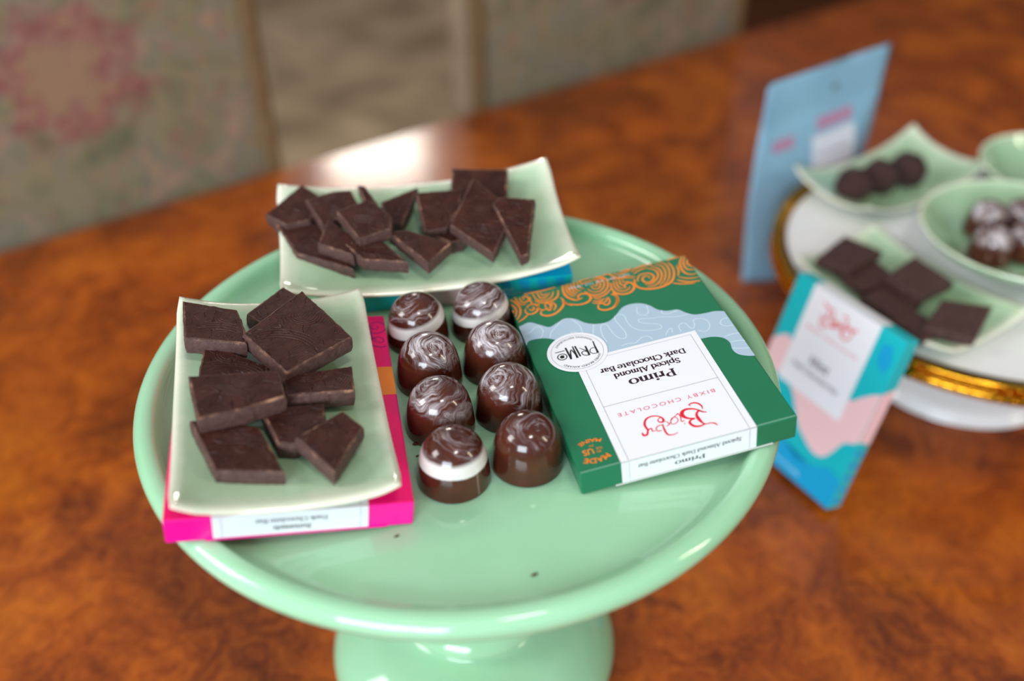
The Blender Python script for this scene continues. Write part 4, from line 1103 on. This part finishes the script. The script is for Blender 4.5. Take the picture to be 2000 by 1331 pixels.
# ------------------------------------------------------------------ bonbons on the cake stand
BPROF = smooth_profile([(0, 0), (12, 0), (14.2, 0), (14.7, .5), (14.75, 1.2), (14.4, 5), (13.9, 9.5), (13.1, 13.5), (11.7, 17.2), (9.4, 20.2), (6.2, 22.3), (3.0, 23.3), (0, 23.6)], 4)
BB = [
 ('bonbon_a', (-21.1, 29.6), 23.0, 4.0, .55, (10.6, 16.0, -.20, -.10), (13, 16), (-.1, .1), 'bonbon with a thick white collar in the left row, farthest from the camera'),
 ('bonbon_b', (-13.8, -1.2), 24.0, 6.2, .95, None, (13.5, 17), (.22, .10), 'second bonbon from the back in the left row, with fine white swirl on top'),
 ('bonbon_c', (-7.4, -31.9), 26.0, 9.1, .85, None, (11, 16), (.25, .12), 'third bonbon from the back in the left row, streaked white down its left side'),
 ('bonbon_d', (-.4, -62.6), 0.0, 12.4, .38, (11.2, 16.6, .0, .04), (14, 18), (0, 0), 'bonbon with a clean white collar nearest the camera in the left row'),
 ('bonbon_e', (9.0, 37.4), 26.0, 15.3, .9, (11.4, 15.6, -.22, -.08), (9, 15), (.1, .1), 'bonbon with smeared white collar in the right row, beside the aqua carton'),
 ('bonbon_f', (15.4, 6.6), 24.0, 17.9, 1.0, None, (12.5, 17), (.30, .12), 'second bonbon from the back in the right row, white comma swirl on its left'),
 ('bonbon_g', (21.6, -23.6), 22.0, 21.7, .95, None, (12, 16), (.35, .1), 'third bonbon from the back in the right row, swirl ending in a white point'),
 ('bonbon_h', (29.0, -54.3), 20.0, 25.2, .30, None, (15, 20), (.05, .0), 'plainest brown bonbon, nearest the camera in the right row beside the green carton'),
]
for nm, (x, y), rot, seed, dens, band, spread, lean, lab in BB:
    bm = bmesh.new(); lathe(bm, BPROF, 56)
    mt = bonbon_mat(nm.replace('bonbon_', 'bonbon_shell_'), seed, dens, band, spread, lean)
    o = link_mesh('bonbon', bm, mt, None, mat=Matrix.Translation(V((x, y, 195.2)) * S) @ Matrix.Rotation(math.radians(rot * 0), 4, 'Z'))
    tag(o, lab, 'bonbon', 'bonbons in two rows on the cake stand')

# crumbs lying on the plate
for k, (x, y, r, lab) in enumerate(((-16.2, -42.5, 1.6, 'brown chocolate crumb on the cake stand between the magenta carton and the bonbons'), (-15.6, -50.0, .9, 'tiny dark crumb below the larger crumb, by the magenta carton'), (-21, -93, .7, 'tiny crumb in front of the magenta carton on the cake stand'), (30.5, -112, .9, 'lone crumb at the near side of the cake stand plate'), (83, -95.5, .8, 'tiny crumb on the cake stand in front of the green carton'))):
    bm = bmesh.new(); rnd = random.Random(k)
    bmesh.ops.create_icosphere(bm, subdivisions=2, radius=1)
    for v in bm.verts: v.co = V((v.co.x * r * 1.5, v.co.y * r * .7, max(v.co.z, -.5) * r * .35 + r * .18)) * rnd.uniform(.85, 1.15)
    mz = min(v.co.z for v in bm.verts)
    o = link_mesh('chocolate_crumb', bm, M['crumb'], None, mat=Matrix.Translation(V((x, y, 195.15 - mz)) * S) @ Matrix.Rotation(.5, 4, 'Z'))
    tag(o, lab, 'crumb', 'crumbs on the cake stand')

# ------------------------------------------------------------------ second stand with gold rim
SX, SY, SR = 361.5, 245.5, 148.0
st = empty('cake_stand', Matrix.Translation(V((SX, SY, 0)) * S))
tag(st, 'white porcelain cake stand with beaded gold rim at the right edge, behind the leaning carton', 'cake stand')
bm = bmesh.new()
prof = [(0, 95), (100, 95), (140, 95.2), (145.4, 96), (146.4, 94), (146.6, 83), (140, 76), (116, 60), (84, 49), (52, 42), (36, 35), (32, 24), (44, 14), (66, 8), (72, 3), (70, 0), (0, 0)]
lathe(bm, smooth_profile(prof, 4), 128)
link_mesh('plate', bm, M['porcelain'], st)
bm = bmesh.new()
prof = [(146.0, 95.4), (140.4, 95.5), (140.4, 96.4), (145.5, 96.6), (147, 97.6), (149.5, 97.8), (150.4, 96.4), (149.2, 94.6), (149.2, 88), (150.8, 86.6), (150.2, 84.6), (147.5, 84.2), (146.6, 85)]
lathe(bm, prof + [prof[0]], 160)
link_mesh('rim_band', bm, M['gold'], st)
proto = None
bm = bmesh.new()
for k in range(110):
    a = 2 * math.pi * k / 110
    for z, r in ((95.4, 1.9), (87.0, 1.7)):
        mm_ = Matrix.Translation(V((149.2 * math.cos(a), 149.2 * math.sin(a), z)))
        bmesh.ops.create_icosphere(bm, subdivisions=1, radius=r, matrix=mm_)
    a += math.pi / 110
    mm_ = Matrix.Translation(V((148.6 * math.cos(a), 148.6 * math.sin(a), 91.3))) @ Matrix.Rotation(a, 4, 'Z') @ Matrix.Diagonal((.8, .8, 1.6, 1))
    bmesh.ops.create_icosphere(bm, subdivisions=1, radius=1.9, matrix=mm_)
tag(link_mesh('beading', bm, M['gold'], st), kind='stuff')

# dishes on it
tag(dish_mesh('ceramic_dish', 138.0, 78.0, mat=on(V((321.5, 350.7, 95.6)), 0, 0, math.radians(31.3), 0, 0), rise=(8.5, 2.4, 7.5)), 'celadon dish with three truffles on the gold-rimmed stand', 'dish', 'celadon dishes of chocolate')
tag(dish_mesh('ceramic_dish', 128.0, 80.0, mat=on(V((286.0, 197.5, 96.6)), 0, 0, math.radians(-57.0), 0, 0), rise=(4.0, 2.2, 4.0)), 'celadon dish with flat dark squares on the gold-rimmed stand', 'dish', 'celadon dishes of chocolate')
def bowl(name, x, y, z0, R, H, label, group):
    bm = bmesh.new(); lay = bm.verts.layers.float.new('edge')
    prof = [(0, 3.2), (R * .35, 3.3), (R * .62, 5.5), (R * .84, H * .62), (R * .955, H * .93), (R * .985, H), (R, H - .4), (R * .99, H - 2.5), (R * .87, H * .48), (R * .64, 1.6), (R * .5, 0), (R * .3, 0), (0, 1)]
    lathe(bm, smooth_profile(prof, 4), 80)
    for v in bm.verts:
        v[lay] = min(1, max(0, v.co.z / H)) ** 3 if v.co.z > H * .3 else .2
    o = link_mesh(name, bm, M['celadon'], None, mat=Matrix.Translation(V((x, y, z0)) * S))
    return tag(o, label, 'bowl', group)
bowl('ceramic_bowl', 375.9, 239.9, 103.4, 68.6, 20.0, 'round celadon bowl of swirled bonbons on the gold-rimmed stand', 'round celadon bowls')
bowl('ceramic_bowl', 439.7, 337.9, 95.6, 53.2, 24.0, 'celadon bowl at the right edge of the picture, behind the bowl of bonbons', 'round celadon bowls')

# truffles and bonbons there
def rough_ball(name, x, y, z, r, label, cat, group, m, seed):
    bm = bmesh.new(); bmesh.ops.create_icosphere(bm, subdivisions=4, radius=r)
    from mathutils import noise
    for v in bm.verts:
        d = noise.noise(v.co * .16 + V((seed * 9, 0, 0))) * r * .14 + noise.noise(v.co * .6 + V((seed, 0, 0))) * r * .04
        v.co *= 1 + d / r
        if v.co.z < -r * .78: v.co.z = -r * .78
    mz = min(v.co.z for v in bm.verts)
    o = link_mesh(name, bm, m, None, mat=Matrix.Translation(V((x, y, z - mz)) * S))
    return tag(o, label, cat, group)
for k, (x, y, lab) in enumerate(((285, 325, 'left truffle of the row of three'), (309, 338, 'middle truffle of the row of three'), (334, 349, 'right truffle of the row of three'))):
    rough_ball('truffle', x, y, 99.4, 13.9, 'matte dark ' + lab + ' on the celadon dish', 'truffle', 'truffles on the back dish', M['truffle'], k)
sw = bonbon_mat('swirled_ball_shell', 40, 1.0, None, (12, 17), (0, 0))
for k, (x, y, z, lab) in enumerate(((358, 257.5, 109.9, 'swirled round bonbon at the back left in the celadon bowl'), (349, 225.7, 109.2, 'swirled round bonbon at the front left in the celadon bowl'), (383.7, 260.6, 108.9, 'swirled round bonbon at the back right in the celadon bowl'), (374.4, 229.8, 108.6, 'swirled round bonbon at the front right in the celadon bowl'))):
    bm = bmesh.new(); lathe(bm, [(r_ * 1.0, z_) for r_, z_ in BPROF], 48)
    o = link_mesh('bonbon', bm, sw, None, mat=Matrix.Translation(V((x, y, z)) * S) @ Matrix.Rotation(k * 1.3, 4, 'Z'))
    tag(o, lab, 'bonbon', 'bonbons in the celadon bowl')
rough_ball('truffle', 441.9, 325.8, 101.0, 14, 'dark truffle in the celadon bowl cut by the right edge of the picture', 'truffle', None, M['truffle'], 9)

def flat_square(P, z, a, b, label, seed):
    cx = sum(q[0] for q in P) / len(P); cy = sum(q[1] for q in P) / len(P)
    Q = [(x - cx, y - cy) for x, y in P]
    rnd = random.Random(seed); bm = bmesh.new()
    ar = sum(Q[i - 1][0] * Q[i][1] - Q[i][0] * Q[i - 1][1] for i in range(len(Q)))
    if ar < 0: Q.reverse()
    out = []
    for i in range(len(Q)):
        p, q = Q[i], Q[(i + 1) % len(Q)]
        for k in range(8):
            t = k / 8; out.append((p[0] + (q[0] - p[0]) * t + rnd.uniform(-.25, .25), p[1] + (q[1] - p[1]) * t + rnd.uniform(-.25, .25)))
    R = []
    for f_, z_ in ((.96, 0), (1.0, -.6), (1.01, -3), (.99, -6.2), (.96, -6.8)): R.append([bm.verts.new((x * f_, y * f_, z_)) for x, y in out])
    for A, B in zip(R[:-1], R[1:]):
        for i in range(len(A)): bm.faces.new((A[i], B[i], B[(i + 1) % len(A)], A[(i + 1) % len(A)]))
    bm.faces.new(R[0]); bm.faces.new(R[-1][::-1])
    o = link_mesh('chocolate_square', bm, M['bark'], None, mat=slope_frame((cx, cy, z), a, b), shade_angle=17)
    tag(o, label, 'chocolate', 'flat dark squares on the gold-rimmed stand')
SQ = [
 ([(249, 229), (268, 206), (240, 183), (221, 199)], 122.5, .02, -.05, 'flat dark square at the far left end of the dish on the gold-rimmed stand'),
 ([(262, 207), (272, 180), (244, 168), (233, 195)], 118.0, 0, 0, 'flat dark square second from the far end, lying under its neighbours'),
 ([(286, 195), (302, 166), (275, 150), (260, 174)], 124.5, 0, .05, 'flat dark square lying across the others at the right of the row'),
 ([(266, 178), (280, 156), (258, 140), (242, 162)], 117.0, 0, 0, 'flat dark square just behind the top edge of the leaning carton'),
 ([(290, 151), (318, 142), (296, 111), (269, 124)], 121.0, .03, .04, 'flat dark square at the near right end of the dish, by its corner'),
 ([(270, 150), (286, 128), (268, 117), (254, 138)], 116.0, 0, 0, 'flat dark square under the end square, beside the leaning carton')]
for k, (P, z, a, b, lab) in enumerate(SQ): flat_square([(x + 7.6, y + 19.5) for x, y in P], z - 8.0, a, b, lab, k)

# ------------------------------------------------------------------ powder blue pouch
PB = V((219.7, 358.3, 0)); PA = .6070
pe = V((math.cos(PA), math.sin(PA), 0)); pn = V((-math.sin(PA), math.cos(PA), 0))
pf = frame(PB, pe, pn, UP)
pw, ph = 144.4, 176.0
po = empty('stand_up_pouch', pf)
tag(po, 'powder blue stand-up pouch behind the gold-rimmed stand', 'pouch')
bm = bmesh.new(); nu, nv = 28, 36
def pouch_pt(u, v, side):
    x = pw * u; z = ph * v
    w_ = 1 - .055 * math.sin(math.pi * min(1, v / .62)) if v < .62 else 1 - .0
    x = pw / 2 + (x - pw / 2) * (1 - .02 * math.sin(math.pi * min(v / .66, 1))) - 8.5 * max(0, math.sin(math.pi * min(1, v / .95))) ** 1.2
    belly = 24 * (1 - abs(2 * u - 1) ** 2.4) * (1 - v) ** .75 * (1 if v < 1 else 0)
    belly = min(belly, 24 * max(0, (.80 - v)) / .5) if v > .3 else belly
    y = side * (belly + .5)
    y += 5.0 * max(0, v - .6) / .4 * (1 if True else 0)
    if v < .08: z += 3 * (1 - abs(2 * u - 1) ** 2) * 0
    y += .7 * math.sin(9 * u + 5 * v) * (1 - abs(2 * u - 1)) * side
    return (x, y, z)
G = {}
for sd in (-1, 1):
    for i in range(nu + 1):
        for j in range(nv + 1):
            if sd == 1 and (i in (0, nu) or j == nv): G[sd, i, j] = G[-1, i, j]; continue
            G[sd, i, j] = bm.verts.new(pouch_pt(i / nu, j / nv, sd))
    for i in range(nu):
        for j in range(nv):
            bm.faces.new((G[sd, i, j], G[sd, i + 1, j], G[sd, i + 1, j + 1], G[sd, i, j + 1]))
for i in range(nu):
    try: bm.faces.new([q for q in dict.fromkeys((G[-1, i, 0], G[-1, i + 1, 0], G[1, i + 1, 0], G[1, i, 0]))])
    except ValueError: pass
link_mesh('pouch_body', bm, M['pouch'], po)
def pouch_print(name, m, region, n=12, off=.5):
    bm = bmesh.new(); u0, u1, v0, v1 = region; g = {}
    for i in range(n + 1):
        for j in range(n + 1):
            u, v = u0 + (u1 - u0) * i / n, v0 + (v1 - v0) * j / n
            x, y, z = pouch_pt(u, v, -1); g[i, j] = bm.verts.new((x, y - off, z))
    for i in range(n):
        for j in range(n): bm.faces.new((g[i, j], g[i + 1, j], g[i + 1, j + 1], g[i, j + 1]))
    return link_mesh(name, bm, m, po)
pouch_print('white_panel', M['pouchlabel'], (.40, .76, .34, .69))
pouch_print('rose_banner', M['rose'], (.44, .74, .71, .765))
pouch_print('rose_emblem', M['rose'], (.10, .26, .68, .73))
bm = bmesh.new()
x, y, z = pouch_pt(.56, .88, -1)
vs_ = arc(x, z, 3.2, 3.2, 0, 360, 20)[:-1]
poly(bm, vs_, 0, T=lambda a, b, c: (a, y - .5, b)); link_mesh('hang_hole', bm, M['steel'], po)
bm = bmesh.new()
for k in range(4):
    v = .60 - .05 * k
    for dx in range(7):
        x, y, z = pouch_pt(.44 + .04 * dx, v, -1)
        box(bm, (x, y - 1.1, z), (x + 3.6, y - .7, z + 2.0))
link_mesh('panel_lettering', bm, M['hair'], po, smooth=False)
